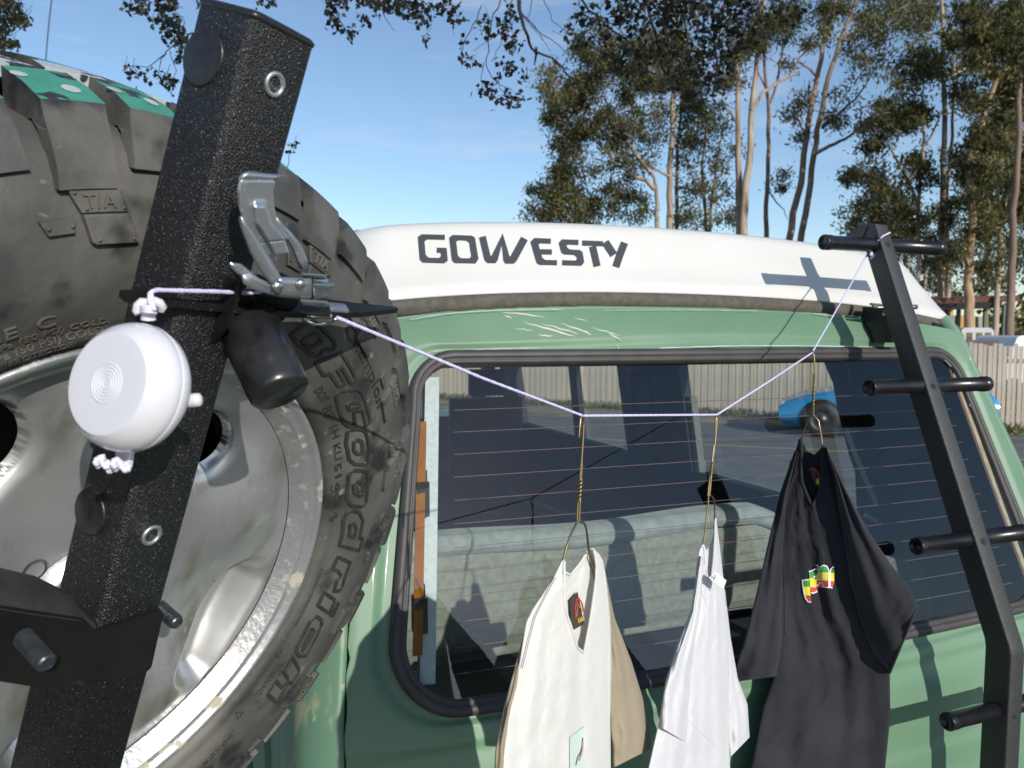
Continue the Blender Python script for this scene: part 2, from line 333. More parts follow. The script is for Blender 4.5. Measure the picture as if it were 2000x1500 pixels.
# body corners and side walls
for sg in (-1, 1):
    mb = MB(); rows = []
    for z in np.linspace(.45, 1.0, 10).tolist() + np.linspace(1.0, 1.90, 60).tolist()[1:]:
        s0 = seam(z) + .006; row = [SP(sg * s0, z, -.022)] + [SP(sg * (s0 + t), z, -.0) for t in (0, .012, .03, .05, .07, .09, .11, .13, .15, .17, .20, .26, .34, .45, .60)]
        zz = min(z, ztop(s0) - .0)
        rows.append(row)
    mb.grid(rows); mb.build('rear_corner', [GREEN_WORN if sg < 0 else GREEN], van, weld=1e-5)
JB = flat('jamb_black', (.006, .006, .006), .6)
for sg in (-1, 1): MB().grid([[SP(sg * (seam(z) + t), z, -.020) for t in (-.03, .03)] for z in np.linspace(.6, 1.9, 40)]).build('door_jamb', [JB], van)
# roof gutter band between tailgate and pop-top
mb = MB(); ss = np.linspace(-1.02, 1.02, 120)
mb.grid([[SP(s, ztop(s) - .003 if abs(s) < .84 else ztop(.84 if s > 0 else -.84) - .003, o) + np.array([0, 0, dz]) for s in ss] for o, dz in ((-.012, -.012), (.001, -.012), (.006, -.010), (.007, -.006), (.003, -.003), (-.03, -.002))])
mb.build('rain_gutter', [GREEN], van)
# pressed edge above the window; its highlight is painted further down
# rubber window surround
mb = MB()
prof = [(-.006, .0015), (-.004, .006), (.002, .0095), (.010, .0095), (.0135, .007), (.0155, .0035), (.018, .0055), (.0225, .0055), (.0255, .002), (.027, -.010)]
mb.grid([[SP(x, z, o) for x, z in rrect(i * .80, N_)] for i, o in prof], wrap=True)
mb.build('window_rubber', [RUBBER], van, weld=1e-5)
pane = MB(); lp = rrect(.0200, N_); rows = []
for k in range(12):
    t = 1 - k / 11 * .999; rows.append([SP(x * t, 1.53 + (z - 1.53) * t, -.0125 + .0105 * (x * t / .68) ** 2) for x, z in lp])
pane.grid(rows, wrap=True); tw = pane.build('rear_window', [GLASS], van, weld=1e-5)
for k in range(12):
    z = 1.718 - .0378 * k; hw = .625 + .062 * (1.818 - z) / .573 - .035
    MB().tube([SP(s, z + .004 * (1 - (s / .6) ** 2), -.0140 + .0105 * (s / .68) ** 2) for s in np.linspace(-hw, hw, 50)], .0006, 4).build('heater_line', [HEAT], tw)
def strip(name, s_of_z, wid, z0, z1, off, mat, parent, th=.0015, n=24):
    m_ = MB(); zs = np.linspace(z0, z1, n)
    m_.grid([[SP(s_of_z(z) + d, z, off + o) for d, o in ((0, -th), (0, 0), (wid, 0), (wid, -th))] for z in zs], smooth=False)
    return m_.build(name, [mat], parent)
def gl(z, inset): return .677 + .068 * (1.818 - z) / .573 - inset
strip('orange_strip', lambda z: -gl(z, .0225), .016, 1.700, 1.335, -.0045, AMBER, tw)
strip('cream_strip', lambda z: gl(z, .0265 + .011), .013, 1.76, 1.30, -.0045, CREAMS, tw)
strip('brown_strip', lambda z: gl(z, .046), .008, 1.77, 1.29, -.0045, BROWNS, tw)
strip('curtain_edge', lambda z: -gl(z, .042), .026, 1.785, 1.29, -.035, CURTAIN, van, th=.02)
for z in (1.575, 1.395):
    m_ = MB(); c = SP(-gl(z, .036), z, -.02); m_.box(c, VU, VW, (0, 0, 1), .011, .012, .030); m_.box(SP(-gl(z, .040), z + .037, -.018), VU, VW, (0, 0, 1), .007, .008, .010); m_.build('strip_bracket', [PLASTICBLK], van)
# scratches in the paint above the window, each a thin bare line
def scratch(p, q, wd, bow=0):
    m_ = MB(); pts = [((p[0] + (q[0] - p[0]) * t), (p[1] + (q[1] - p[1]) * t) + bow * sin(PI * t) + RNG.normal(0, .9)) for t in np.linspace(0, 1, 9)]
    up = [hitS(x, y - wd * sin(PI * (i + .35) / 9.3), .0006) for i, (x, y) in enumerate(pts)]; dn = [hitS(x, y + wd * .6 * sin(PI * (i + .35) / 9.3), .0006) for i, (x, y) in enumerate(pts)]
    return up, dn
m_ = MB()
for p, q, wd in (((975, 608), (1063, 619), 1.6), ((1020, 628), (1122, 657), 2.2), ((1058, 632), (1130, 653), 1.5), ((1095, 632), (1150, 650), 1.7), ((1140, 645), (1155, 655), 2), ((1050, 655), (1080, 656), 1.6), ((1155, 640), (1210, 655), 1.2), ((1190, 652), (1212, 664), 1.8), ((1003, 640), (1040, 646), 1), ((985, 616), (1000, 622), 1.4), ((1206, 672), (1209, 684), 2.2), ((1120, 620), (1148, 628), .9)):
    a, b = scratch(p, q, wd); m_.grid([a, b])
m_.build('bare_scratches', [PRIMER], van, kind='stuff')
# thin bright highlights painted as lines along the gutter lip and the window flange
m_ = MB()
for pts, w_ in (([(800, 626), (860, 613), (960, 606), (1100, 604)], 1.5), ([(1180, 606), (1320, 605), (1480, 607)], .9), ([(1590, 612), (1650, 620)], 1.5), ([(905, 684), (975, 681), (1050, 679)], 1.2), ([(1290, 680), (1420, 675), (1600, 675), (1745, 679)], 2.2), ([(848, 687), (862, 684)], 1.2), ([(1838, 698), (1850, 707), (1858, 716)], 1.8), ([(1893, 788), (1908, 820), (1922, 850)], 1.2)):
    P_ = np.array(pts, float); xs = np.linspace(P_[0, 0], P_[-1, 0], 20); ys = np.interp(xs, P_[:, 0], P_[:, 1]); ys = np.convolve(np.pad(ys, 2, 'edge'), np.ones(5) / 5, 'valid')
    m_.grid([[hitS(x, y - w_ * .28 * (1 + .5 * sin(x * .13)), .0105 if y < 640 else .002) for x, y in zip(xs, ys)], [hitS(x, y + w_ * .28 * (1 + .5 * sin(x * .21)), .0105 if y < 640 else .002) for x, y in zip(xs, ys)]])
m_.build('edge_highlight', [flat('painted_edge_highlight', (.58, .60, .55), .4)], van, kind='stuff')
# pop-top roof
top = MB(); HP, RP = .842, .10
def PT(s, inset, z, wi=0):
    a = abs(s); sg = 1 if s >= 0 else -1; H = HP - inset; e = a - (H - RP)
    if e <= 0: uu, ww = a, 0
    else:
        ph = min(e / RP, PI / 2); uu = H - RP + RP * sin(ph); ww = RP * (1 - cos(ph)) + max(0, e - RP * PI / 2)
    return V(UC + sg * uu, wr(1.915) + .012 + .028 * (min(a, .8) / .7) ** 2 + ww + wi, z)
def crown(s): a = min(abs(s), .9); return .045 * a * a + .05 * a ** 4 + .014 * max(-.9, min(.9, s))
ssp = [s for s in np.linspace(-3.9, -1.1, 15)] + [s for s in np.linspace(-1.08, 1.08, 110)] + [s for s in np.linspace(1.1, 3.9, 15)]
prof = [(.0, 1.934, .012), (-.004, 1.937, .004), (-.003, 1.942, .003), (.008, 1.958, .010), (.012, 1.966, .015), (.014, 1.972, .022), (.040, 2.010, .045), (.066, 2.048, .068), (.078, 2.072, .083), (.086, 2.085, .094), (.102, 2.092, .112), (.16, 2.096, .16), (.35, 2.104, .35)]
rows = [[PT(s, i, z - crown(s), wi) for s in ssp] for i, z, wi in prof]
rows.append([V(UC + (.05 if s > 0 else -.05), 1.5 + 0 * s, 2.11) for s in ssp])
top.grid(rows); pop = top.build('pop_top', [FIBRE], van, weld=1e-5)
m_ = MB(); m_.grid([[PT(s, i, z - crown(s), wi) for s in ssp] for i, z, wi in ((.02, 1.936, .03), (-.004, 1.938, -.002), (-.015, 1.932, -.011), (-.018, 1.922, -.013), (-.016, 1.911, -.011), (-.008, 1.905, -.004), (.03, 1.904, .03))])
m_.build('roof_seal', [SEALM], van, weld=1e-5)
# lettering on the pop-top
TOPN = unit(-VW * cos(R(46)) + np.array([0, 0, sin(R(46))]))
TOPP = PT(0, .040, 2.010 - crown(0), .045)
def hitTop(px, py, off=.0012):
    """the sloping rear face of the pop-top, bowed like the roof"""
    d = ray(px, py); t = ((TOPP - CAM) @ TOPN) / (d @ TOPN)
    for _ in range(12):
        P = CAM + d * t; u, w, z = toV(P); s = u - UC; zc = z + crown(s)
        i_ = np.interp(zc, [1.972, 2.010, 2.048, 2.070], [.022, .045, .068, .083]) if zc > 1.972 else np.interp(zc, [1.937, 1.942, 1.958, 1.972], [.004, .003, .010, .022])
        ws = wr(1.915) + .012 + .028 * (min(abs(s), .8) / .7) ** 2 + i_
        t += (ws - off - w) / (d @ VW) * .7
    return CAM + d * t
def stroke(mb_, pts, w_top, mapf, closed=False, arc=4, th=None, mi=0):
    """pts: pixel centre line (x, y, hx, hy half widths); builds a flat ribbon whose corners are mitred"""
    P_ = [np.array(p[:2], float) for p in pts]; n = len(P_); Lf, Rt = [], []
    for i in range(n):
        a = P_[i - 1] if (i > 0 or closed) else None; b = P_[(i + 1) % n] if (i < n - 1 or closed) else None
        d1 = unit(P_[i] - a) if a is not None else None; d2 = unit(b - P_[i]) if b is not None else None
        if d1 is None: d1 = d2
        if d2 is None: d2 = d1
        w1 = w_top(d1); w2 = w_top(d2); n1 = np.array([-d1[1], d1[0]]); n2 = np.array([-d2[1], d2[0]])
        cr_ = n1[0] * n2[1] - n1[1] * n2[0]
        if abs(cr_) < .05: off = n1 * (w1 + w2) / 2
        else:
            off = np.linalg.solve(np.array([n1, n2]), np.array([w1, w2])); lim = 1.55 * max(w1, w2)
            if np.linalg.norm(off) > lim: off = off / np.linalg.norm(off) * lim
        Lf.append(P_[i] - off); Rt.append(P_[i] + off)
    if closed: Lf.append(Lf[0]); Rt.append(Rt[0])
    A, B = [], []
    for j in range(len(Lf) - 1):
        for t in (0, .34, .67): A.append(Lf[j] + (Lf[j + 1] - Lf[j]) * t); B.append(Rt[j] + (Rt[j + 1] - Rt[j]) * t)
    A.append(Lf[-1]); B.append(Rt[-1])
    mb_.grid([[mapf(*q) for q in A], [mapf(*q) for q in B]], mi=mi, smooth=False)
wl = lambda d: 5.9 * abs(d[1]) + 4.9 * abs(d[0])
LET = {'G': [[(869, 463.5), (829, 462.5), (822.5, 467), (825.5, 502), (831, 508), (862, 509), (868, 505), (866.5, 489), (853, 488.5)]],
       'O': [[(890, 464), (916, 465), (922, 469), (927.5, 503), (923, 509.5), (894, 509), (888.5, 504), (884, 468)]],
       'W': [[(942, 462), (952, 503), (958, 509), (962, 509), (966, 504), (981, 467), (989, 504), (993, 510), (998, 510), (1003, 505), (1024.5, 465.5)]],
       'E': [[(1076, 471), (1049, 470), (1044, 475), (1053.5, 508), (1059, 512.5), (1088, 513)], [(1056, 491.5), (1078, 492)]],
       'S': [[(1130, 473.5), (1103, 472.5), (1099, 477), (1102, 488), (1107, 492), (1127, 493), (1132, 497), (1134, 509), (1130, 514), (1098, 513)]],
       'T': [[(1137, 474.5), (1178, 476)], [(1157.5, 481), (1166.5, 520)]],
       'Y': [[(1182, 472.5), (1199, 498)], [(1220, 474), (1211, 497), (1203, 521)]]}
for ch, strokes in LET.items():
    m_ = MB()
    for k, st in enumerate(strokes):
        stroke(m_, st, wl, lambda x, y, k=k: hitTop(x, y, .0012 + .0006 * k), closed=(ch == 'O'))
    m_.build('letter', [LETTER], pop, label='dark grey letter ' + ch + ' on the pop-top')
# side walls, windows, interior shell
def sl(u0, u1, w0, w1, z0, z1, lean=.0, mb_=None):
    """upright slab in van coordinates; lean moves its top towards the centre"""
    k = 1 if u0 < UC else -1; P = []
    for z in (z0, z1):
        f = lean * (z - z0) * k
        P += [V(u0 + f, w0, z), V(u1 + f, w0, z), V(u1 + f, w1, z), V(u0 + f, w1, z)]
    (mb_ or MB()).hexa(P)
for sg in (-1, 1):
    def U(a): return UC + sg * a
    body, lin, glz = MB(), MB(), MB()
    for lst, o0, o1 in ((body, .895, .915), (lin, .872, .893)):
        a, b = sorted((U(o0), U(o1)))
        sl(a, b, .46, 4.15, .45, 1.285, 0, lst)
        k = 1 if sg < 0 else -1
        def up(w0, w1, z0=1.285, z1=1.80, th=0):
            P = []
            for z in (z0, z1):
                f = k * .12 * (z - 1.335)
                P += [V(a + f - th, w0, z), V(b + f + th, w0, z), V(b + f + th, w1, z), V(a + f - th, w1, z)]
            lst.hexa(P)
        for w0, w1 in ((.46, .49), (1.47, 1.84), (3.38, 3.50)): up(w0, w1)
        up(.50, 3.9, 1.80, 1.905)
    body.build('side_panel', [GREEN], van); lin.build('side_lining', [LINING], van)
    for w0, w1 in ((.48, 1.42), (1.86, 2.40), (2.50, 3.34)):
        f = k * .12 * .465; x_ = (a + b) / 2 + k * (-.01)
        g = MB(); g.add([V(x_, w0, 1.285), V(x_, w1, 1.285), V(x_ + f, w1, 1.80), V(x_ + f, w0, 1.80)], [(0, 1, 2, 3)]); g.build('side_window', [SGLASS], van)
m_ = MB()   # frame bar, seat belts and pillar covers on the road side
def wall(w0, w1, z0, z1, inn, th, mat, name, tilt=0, par=None):
    P = []
    for z in (z0, z1):
        f = -.12 * max(0, z - 1.335); t_ = tilt * (z - z0)
        P += [V(UC + .87 - inn - th + f, w0 + t_, z), V(UC + .87 - inn + f, w0 + t_, z), V(UC + .87 - inn + f, w1 + t_, z), V(UC + .87 - inn - th + f, w1 + t_, z)]
    return MB().hexa(P).build(name, [mat], par or van)
wall(2.40, 2.49, 1.28, 1.80, .0, .03, PILLAR, 'window_divider', .0)
wall(1.33, 1.86, 1.22, 1.82, .0, .045, PILLAR, 'pillar_cover', .10)
wall(1.295, 1.328, 1.24, 1.60, .005, .03, PILLARL, 'pillar_edge_trim', .10)
wall(3.22, 3.50, 1.25, 1.82, .0, .05, PILLAR, 'pillar_cover', .10)
for w0, z0, z1 in ((1.60, 1.2, 1.80), (1.76, 1.2, 1.80)): wall(w0, w0 + .045, z0, z1, .05, .004, PLASTICBLK, 'seat_belt', .03)
MB().lathe(V(UC + .76, 1.68, 1.70), VW, [(0, -.05), (.03, -.05), (.035, 0), (.03, .05), (0, .05)], 12).build('belt_anchor', [PLASTICBLK], van)
wall(.34, .475, 1.2, 1.86, .0, .03, LINING, 'pillar_cover')
m_ = MB(); m_.grid([[SP(seam(z) + t, z, -.035) for t in np.linspace(-.05, .47, 20)] for z in np.linspace(.95, 1.88, 20)]); m_.build('corner_lining', [LINING], van)
wall(.46, 3.3, 1.20, 1.292, .0, .05, LINING, 'window_ledge')
# white-framed corner cabinet edge beside the window on the right
CEP = V(0, .40, 0)
m_ = MB(); m_.tube([onplane(x, y, CEP, VW) for x, y in ((1652, 838), (1668, 880), (1688, 930), (1712, 985), (1728, 1006), (1742, 1008), (1744, 1018), (1736, 1024), (1712, 1018), (1690, 1006))], .0075, 10); m_.build('cabinet_edge', [flat('grey_white_edge', (.42, .47, .46), .5)], van)
m_ = MB(); m_.prism([onplane(x, y, V(0, .46, 0), VW) for x, y in ((1628, 700), (1650, 700), (1665, 780), (1690, 860), (1716, 960), (1722, 1000), (1700, 985), (1668, 890), (1645, 800))], VW * .02); m_.build('slanted_dark_bar', [PILLAR], van)  # dark slanted pillar bar inside, next to the cabinet edge
f = MB(); f.hexa([V(-.2, .05, .9), V(1.54, .05, .9), V(1.54, 4.1, .9), V(-.2, 4.1, .9), V(-.2, .05, .93), V(1.54, .05, .93), V(1.54, 4.1, .93), V(-.2, 4.1, .93)]); f.build('floor_panel', [LINING], van)
f = MB(); f.hexa([V(-.12, .13, 1.862), V(1.46, .13, 1.862), V(1.46, 4.0, 1.862), V(-.12, 4.0, 1.862), V(-.12, .13, 1.90), V(1.46, .13, 1.90), V(1.46, 4.0, 1.90), V(-.12, 4.0, 1.90)]); f.build('headliner', [HEADL], van)
f = MB()
for s0, s1, zz0, zz1 in ((-.74, .74, 1.80, 1.87), (-.74, .74, .95, 1.262)):
    f.grid([[SP(s, z, -.03) for s in np.linspace(s0, s1, 12)] for z in np.linspace(zz0, zz1, 8)])
f.build('tailgate_lining', [LINING], van)
# front: nose panel, windscreen with posts, dashboard, wheel
f = MB(); f.hexa([V(-.2, 4.15, .45), V(1.54, 4.15, .45), V(1.54, 4.40, .45), V(-.2, 4.40, .45), V(-.2, 4.05, 1.30), V(1.54, 4.05, 1.30), V(1.54, 4.25, 1.28), V(-.2, 4.25, 1.28)]); f.build('nose_panel', [GREEN], van)
f = MB(); f.hexa([V(-.1, 3.45, 1.79), V(1.44, 3.45, 1.79), V(1.44, 3.72, 1.79), V(-.1, 3.72, 1.79), V(-.1, 3.4, 1.90), V(1.44, 3.4, 1.90), V(1.44, 3.66, 1.90), V(-.1, 3.66, 1.90)]); f.build('windscreen_header', [PILLAR], van)
for u in (-.16, 1.44): MB().hexa([V(u, 4.1, 1.3), V(u + .07, 4.1, 1.3), V(u + .07, 4.22, 1.3), V(u, 4.22, 1.3), V(u, 3.62, 1.8), V(u + .07, 3.62, 1.8), V(u + .07, 3.72, 1.8), V(u, 3.72, 1.8)]).build('windscreen_post', [PILLAR], van)
f = MB(); f.add([V(-.1, 4.15, 1.3), V(1.45, 4.15, 1.3), V(1.42, 3.68, 1.8), V(-.07, 3.68, 1.8)], [(0, 1, 2, 3)]); f.build('windscreen', [SGLASS], van)
f = MB(); f.hexa([V(-.15, 3.6, 1.0), V(1.49, 3.6, 1.0), V(1.49, 4.1, 1.0), V(-.15, 4.1, 1.0), V(-.15, 3.7, 1.30), V(1.49, 3.7, 1.30), V(1.49, 4.08, 1.30), V(-.15, 4.08, 1.30)]); f.build('dashboard', [PLASTICBLK], van)
# roof slab under the pop-top keeps the cabin dark
f = MB(); f.hexa([V(-.15, .2, 1.905), V(1.49, .2, 1.905), V(1.49, 3.9, 1.905), V(-.15, 3.9, 1.905), V(-.1, .25, 1.93), V(1.44, .25, 1.93), V(1.44, 3.8, 1.93), V(-.1, 3.8, 1.93)]); f.build('roof_panel', [GREEN], van)
# wheels, bumper
f = MB(); f.bbox(V(UC, -.36, .62), VU, VW, (0, 0, 1), .9, .07, .08, .03); f.build('rear_bumper', [POWDER2], van)
for u in (-.12, 1.46):
    for w in (.85, 3.35):
        c = V(u, w, .36); f = MB(); f.lathe(c, VU, [(.19, -.10), (.33, -.11), (.36, -.07), (.36, .07), (.33, .11), (.19, .10)], 36); wh = f.build('road_wheel', [TYREDK], van)
        MB().lathe(c, VU, [(0, -.05), (.18, -.06), (.2, -.09), (.2, .09), (.18, .06), (0, .05)], 24).build('rim', [ALLOY], wh)
# rear bench with a rolled top, standing inside
bench = thing('bench_seat', 'grey green velour bench seat behind the tailgate window', 'seat', V(.4, .6, .93))
f = MB(); us = np.linspace(-.16, 1.10, 50)
def rollz(u): return 0 if u < 1.02 else -.6 * (u - 1.02) ** 1.2
pr = [(w, z - .027) for w, z in [(.36 + .012, 1.362), (.352, 1.364), (.343, 1.372), (.338, 1.385), (.345, 1.402), (.360, 1.413), (.385, 1.417), (.42, 1.41), (.44, 1.39), (.45, 1.36)]]
rows = [[V(u, w + .012 * sin(9 * u), z + .004 * sin(7 * u + 1) + rollz(u)) for u in us] for w, z in pr]
f.grid(rows); f.build('top_roll', [MESHF], bench)
f = MB(); rows = [[V(u, w + .006 * sin(11 * u + z * 9), z + rollz(u)) for u in us] for w, z in ((.362, 1.339), (.355, 1.330), (.352, 1.28), (.350, 1.22), (.352, 1.14), (.365, 1.105), (.39, 1.10), (.50, 1.10))]
f.grid(rows); f.grid([[V(1.10, w, z - .05) for w in (.35, .45, .5)] for z in (1.1, 1.36)]); f.build('seat_back', [VELOUR], bench)
f = MB(); f.bbox(V(.43, .75, 1.06), VU, VW, (0, 0, 1), .58, .30, .09, .05); f.build('seat_cushion', [VELOUR], bench)
f = MB(); f.box(V(.66, .20, 1.02), VU, VW, (0, 0, 1), .82, .17, .06); f.build('parcel_deck', [LINING], van)
fs = None
for u, lab in ((.18, 'dark front seat on the kerb side of the cab'), (1.12, 'dark front seat beside the road-side cab door')):
    t = thing('front_seat', lab, 'seat', V(u, 2.9, .93), 'front seats in the cab')
    MB().bbox(V(u, 2.86, 1.25), VU, VW, (0, 0, 1), .22, .06, .24, .05).build('backrest', [PILLAR], t)
    MB().bbox(V(u, 2.84, 1.58), VU, VW, (0, 0, 1), .11, .045, .075, .03).build('headrest', [PILLAR], t)
    MB().bbox(V(u, 3.1, 1.0), VU, VW, (0, 0, 1), .23, .24, .07, .05).build('cushion', [PILLAR], t)
m_ = MB(); c = V(.60, 3.55, 1.66); m_.tube([c + [0, 0, .12], c], .002, 5); m_.lathe(c, (0, 0, 1), [(0, .0), (.012, -.01), (.02, -.05), (.055, -.10), (.045, -.12), (0, -.12)], 12)
single(m_, 'hanging_ornament', [flat('orange_tassel', (.45, .12, .04))], 'small orange tassel hanging inside the windscreen', 'ornament')
# ---------------------------------------------------------------- spare wheel, its own frame: x across, y up the wheel, z out of its face
WC = np.array([-.340, .622, 1.622]); WN = unit([.797, -.494, -.347]); WX = unit(np.cross([0, 0, 1.], WN)); WY = np.cross(WN, WX)
def WP(r, a, z=0.0):
    a = R(a); return WC + (WX * cos(a) + WY * sin(a)) * r + WN * z
def onwheel(px, py, z): return onplane(px, py, WC + WN * z, WN)
def polar(px, py, z):
    P = onwheel(px, py, z) - WC; return math.hypot(P @ WX, P @ WY), math.degrees(math.atan2(P @ WY, P @ WX))
wheel = thing('spare_wheel', 'spare wheel with a dusty mud-terrain tyre whose tread is painted green, white and blue', 'wheel', WC)
SW = [(.2385, -.012), (.2405, -.002), (.244, .003), (.249, .0055), (.2545, .0045), (.258, .006), (.270, .0105), (.290, .013), (.310, .012), (.330, .008), (.345, .003), (.358, -.003), (.370, -.012), (.378, -.022), (.382, -.036), (.383, -.05)]
def zs(r): return float(np.interp(r, [p[0] for p in SW], [p[1] for p in SW]))
def TW(r, a, off=0.0): return WP(r, a, zs(r) + off)
prof = SW + [(.385, -.10), (.385, -.22), (.383, -.25), (.37, -.275), (.33, -.29), (.29, -.295), (.25, -.288), (.239, -.27)]
NA = 240
m_ = MB(); m_.grid([[WP(r, 360 * k / NA, z + (.0012 * sin(k * 2 * PI * 21 / NA) if .34 < r < .385 else 0)) for k in range(NA)] for r, z in prof], wrap=True)
tyre = m_.build('tyre', [TYRE], wheel, weld=1e-6)
# tread: 21 pitches of two shoulder lugs, and two inner rows of blocks
def lug(mid, wid, prof_, skew, base_r, steps=5, tilt=0, dots=(), flare=0):
    """one block: prof_ = (r, z) from sidewall edge over the shoulder to the inner edge; painted on top"""
    b = MB(); rows = []
    for i in range(steps + 1):
        t = i / steps - .5; row = []
        for q, (r, z) in enumerate(prof_):
            f = q / (len(prof_) - 1); row.append(WP(r, mid + t * (wid * (1 + flare * (f - .5))) + skew * (f - .5), z))
        rows.append(row)
    n = len(prof_); top = [q for q in range(n - 1) if prof_[q][1] < -.0285 and prof_[q][0] > .3990 and prof_[q + 1][0] > .4035]
    verts = [p for r_ in rows for p in r_]
    for i in range(steps):
        for q in range(n - 1): b.sm.append(False); b.f.append((i * n + q, i * n + q + 1, (i + 1) * n + q + 1, (i + 1) * n + q)); b.m.append(1 if q in top else 0)
    b.v += [tuple(p) for p in verts]
    for i in (0, steps):      # end faces down to the carcass
        base = len(b.v)
        for q, (r, z) in enumerate(prof_):
            t = i / steps - .5; f = q / (n - 1); a = mid + t * (wid * (1 + flare * (f - .5))) * 1.04 + skew * (f - .5)
            rb = min(base_r, r) if z < -.045 else min(r, .386); b.v.append(tuple(WP(rb - .001, a, z if z < -.045 else z - .012)))
        for q in range(n - 1): b.f.append((i * n + q, i * n + q + 1, base + q + 1, base + q)); b.m.append(0); b.sm.append(False)
    for q in (0, n - 1):
        base = len(b.v)
        for i in range(steps + 1):
            t = i / steps - .5; f = q / (n - 1); r, z = prof_[q]; b.v.append(tuple(WP(r - (.004 if q == 0 else .02), mid + t * (wid * (1 + flare * (f - .5))) + skew * (f - .5), z - (.008 if q == 0 else 0))))
        for i in range(steps): b.f.append((i * n + q, (i + 1) * n + q, base + i + 1, base + i)); b.m.append(0); b.sm.append(False)
    for (da, zz, ra, rz) in dots:
        rd_ = float(np.interp(-zz, [.03, .056, .09], [.3995, .4055, .4096])); c = [WP(float(np.interp(-(zz + rz * sin(t)), [.03, .056, .09], [.3995, .4055, .4096])) + .0006, mid + da + math.degrees(ra * cos(t) / .408), zz + rz * sin(t)) for t in np.linspace(0, 2 * PI, 14, endpoint=False)]
        b.add(c, [tuple(range(14))], 2)
    return b
PA = [(.352, .0065), (.362, .003), (.374, -.004), (.384, -.012), (.3915, -.020), (.3965, -.0255), (.3995, -.030), (.4055, -.056), (.4095, -.088)]
PB = [(.364, -.001), (.375, -.008), (.385, -.015), (.392, -.022), (.3968, -.027), (.3995, -.031), (.4055, -.056), (.4098, -.094)]
PR2 = [(.400, -.1035), (.4090, -.105), (.4097, -.125), (.4100, -.145), (.400, -.147)]
PR3 = [(.400, -.158), (.4100, -.16), (.4095, -.18), (.4080, -.196), (.400, -.198)]
A0 = 100.3
for k in range(21):
    a = A0 - 17.143 * k; j = RNG.normal(0, .12)
    lug(a + j, 5.9, PA, -2.2, .383, dots=((-1.6, -.048, .006, .006), (1.5, -.070, .005, .006))).build('tread_block', [TYRE, PGREEN, PWHITE], tyre)
    lug(a - 8.57 + j, 6.0, PB, -1.6, .383, dots=((-1.4, -.052, .005, .006), (1.7, -.062, .005, .006)), flare=-.25).build('tread_block', [TYRE, PGREEN, PWHITE], tyre)
    lug(a + 1.5, 6.3, PR2, 3.0, .385, flare=.12).build('tread_block', [TYRE, PWHITE], tyre); lug(a - 7.1, 6.3, PR2, -2.5, .385, flare=-.1).build('tread_block', [TYRE, PWHITE], tyre)
    lug(a + .2, 6.3, PR3, -2.5, .385).build('tread_block', [TYRE, PBLUE], tyre); lug(a - 8.4, 6.3, PR3, 2.5, .385).build('tread_block', [TYRE, PBLUE], tyre)
    # raised pads on the sidewall
def pad(poly, h=.0035, mat=TYRE, name='sidewall_pad', studs=()):
    b = MB(); n = len(poly); top = [TW(r, a, h) for r, a in poly]; c = (sum(p[0] for p in poly) / n, sum(p[1] for p in poly) / n)
    ins = [TW(c[0] + (r - c[0]) * .90, c[1] + (a - c[1]) * .92, h + .0006) for r, a in poly]; low = [TW(c[0] + (r - c[0]) * 1.03, c[1] + (a - c[1]) * 1.04, -.001) for r, a in poly]
    b.add(low + top + ins, [(i, (i + 1) % n, n + (i + 1) % n, n + i) for i in range(n)] + [(n + i, n + (i + 1) % n, 2 * n + (i + 1) % n, 2 * n + i) for i in range(n)] + [tuple(range(2 * n, 3 * n))])
    for r, a in studs: b.lathe(TW(r, a, h + .0005), WN, [(.0, .0011), (.0011, .001), (.0013, -.001)], 8)
    return b.build(name, [mat], tyre)
for k in range(21):
    a = A0 - 17.143 * k
    pad([(.3515, a + 3.1), (.3515, a - 2.4), (.3375, a - 3.0), (.3375, a + 2.2)], .0045, studs=((.3495, a + 2.6), (.340, a + 1.7), (.340, a - 2.5)))
    pad([(.3365, a + 2.1), (.3365, a - 3.05), (.3185, a - 4.0), (.3175, a - 3.4), (.3175, a + 1.2), (.319, a + 1.6)], .0045, studs=((.3205, a + .9), (.3205, a - 3.3)))
    pad([(.3345, a + 6.7), (.3345, a + 3.6), (.3325, a + 3.0), (.3255, a + 3.3), (.3255, a + 6.1)], .0028, studs=((.330, a + 6.0), (.330, a + 3.5)))
# lettering ------------------------------------------------------------
def glyphs(txt, h):
    """outline of a word in the built-in face as a flat mesh, height h"""
    cu = bpy.data.curves.new('w', 'FONT'); cu.body = txt; cu.size = h / .69; cu.resolution_u = 3; cu.extrude = 0; cu.fill_mode = 'FRONT'
    ob = bpy.data.objects.new('w', cu); me = bpy.data.meshes.new_from_object(ob); bpy.data.objects.remove(ob)
    vs = [(v.co.x, v.co.y) for v in me.vertices]; fs = [tuple(p.vertices) for p in me.polygons]; ed = {}
    for f_ in fs:
        for i in range(len(f_)):
            e = (f_[i], f_[(i + 1) % len(f_)]); ed[e] = ed.get(e, 0) + 1
    rim = [e for e in ed if (e[1], e[0]) not in ed]
    bpy.data.meshes.remove(me); return vs, fs, rim
def arc_word(txt, a0, r0, h, name, off=.0008, mat=TYREDK, xs=1.0, width=None, inward=False):
    vs, fs, rim = glyphs(txt, h)
    if width: xs = width / max(v[0] for v in vs)
    def mp_(x, y, o):
        if inward: return TW(r0 - y, a0 + math.degrees(x * xs / r0), o)
        return TW(r0 + y, a0 - math.degrees(x * xs / r0), o)
    b = MB(); n = len(vs); b.add([mp_(x, y, off) for x, y in vs] + [mp_(x, y, -.0006) for x, y in vs], fs + [(e[1], e[0], e[0] + n, e[1] + n) for e in rim])
    return b.build(name, [mat], tyre)
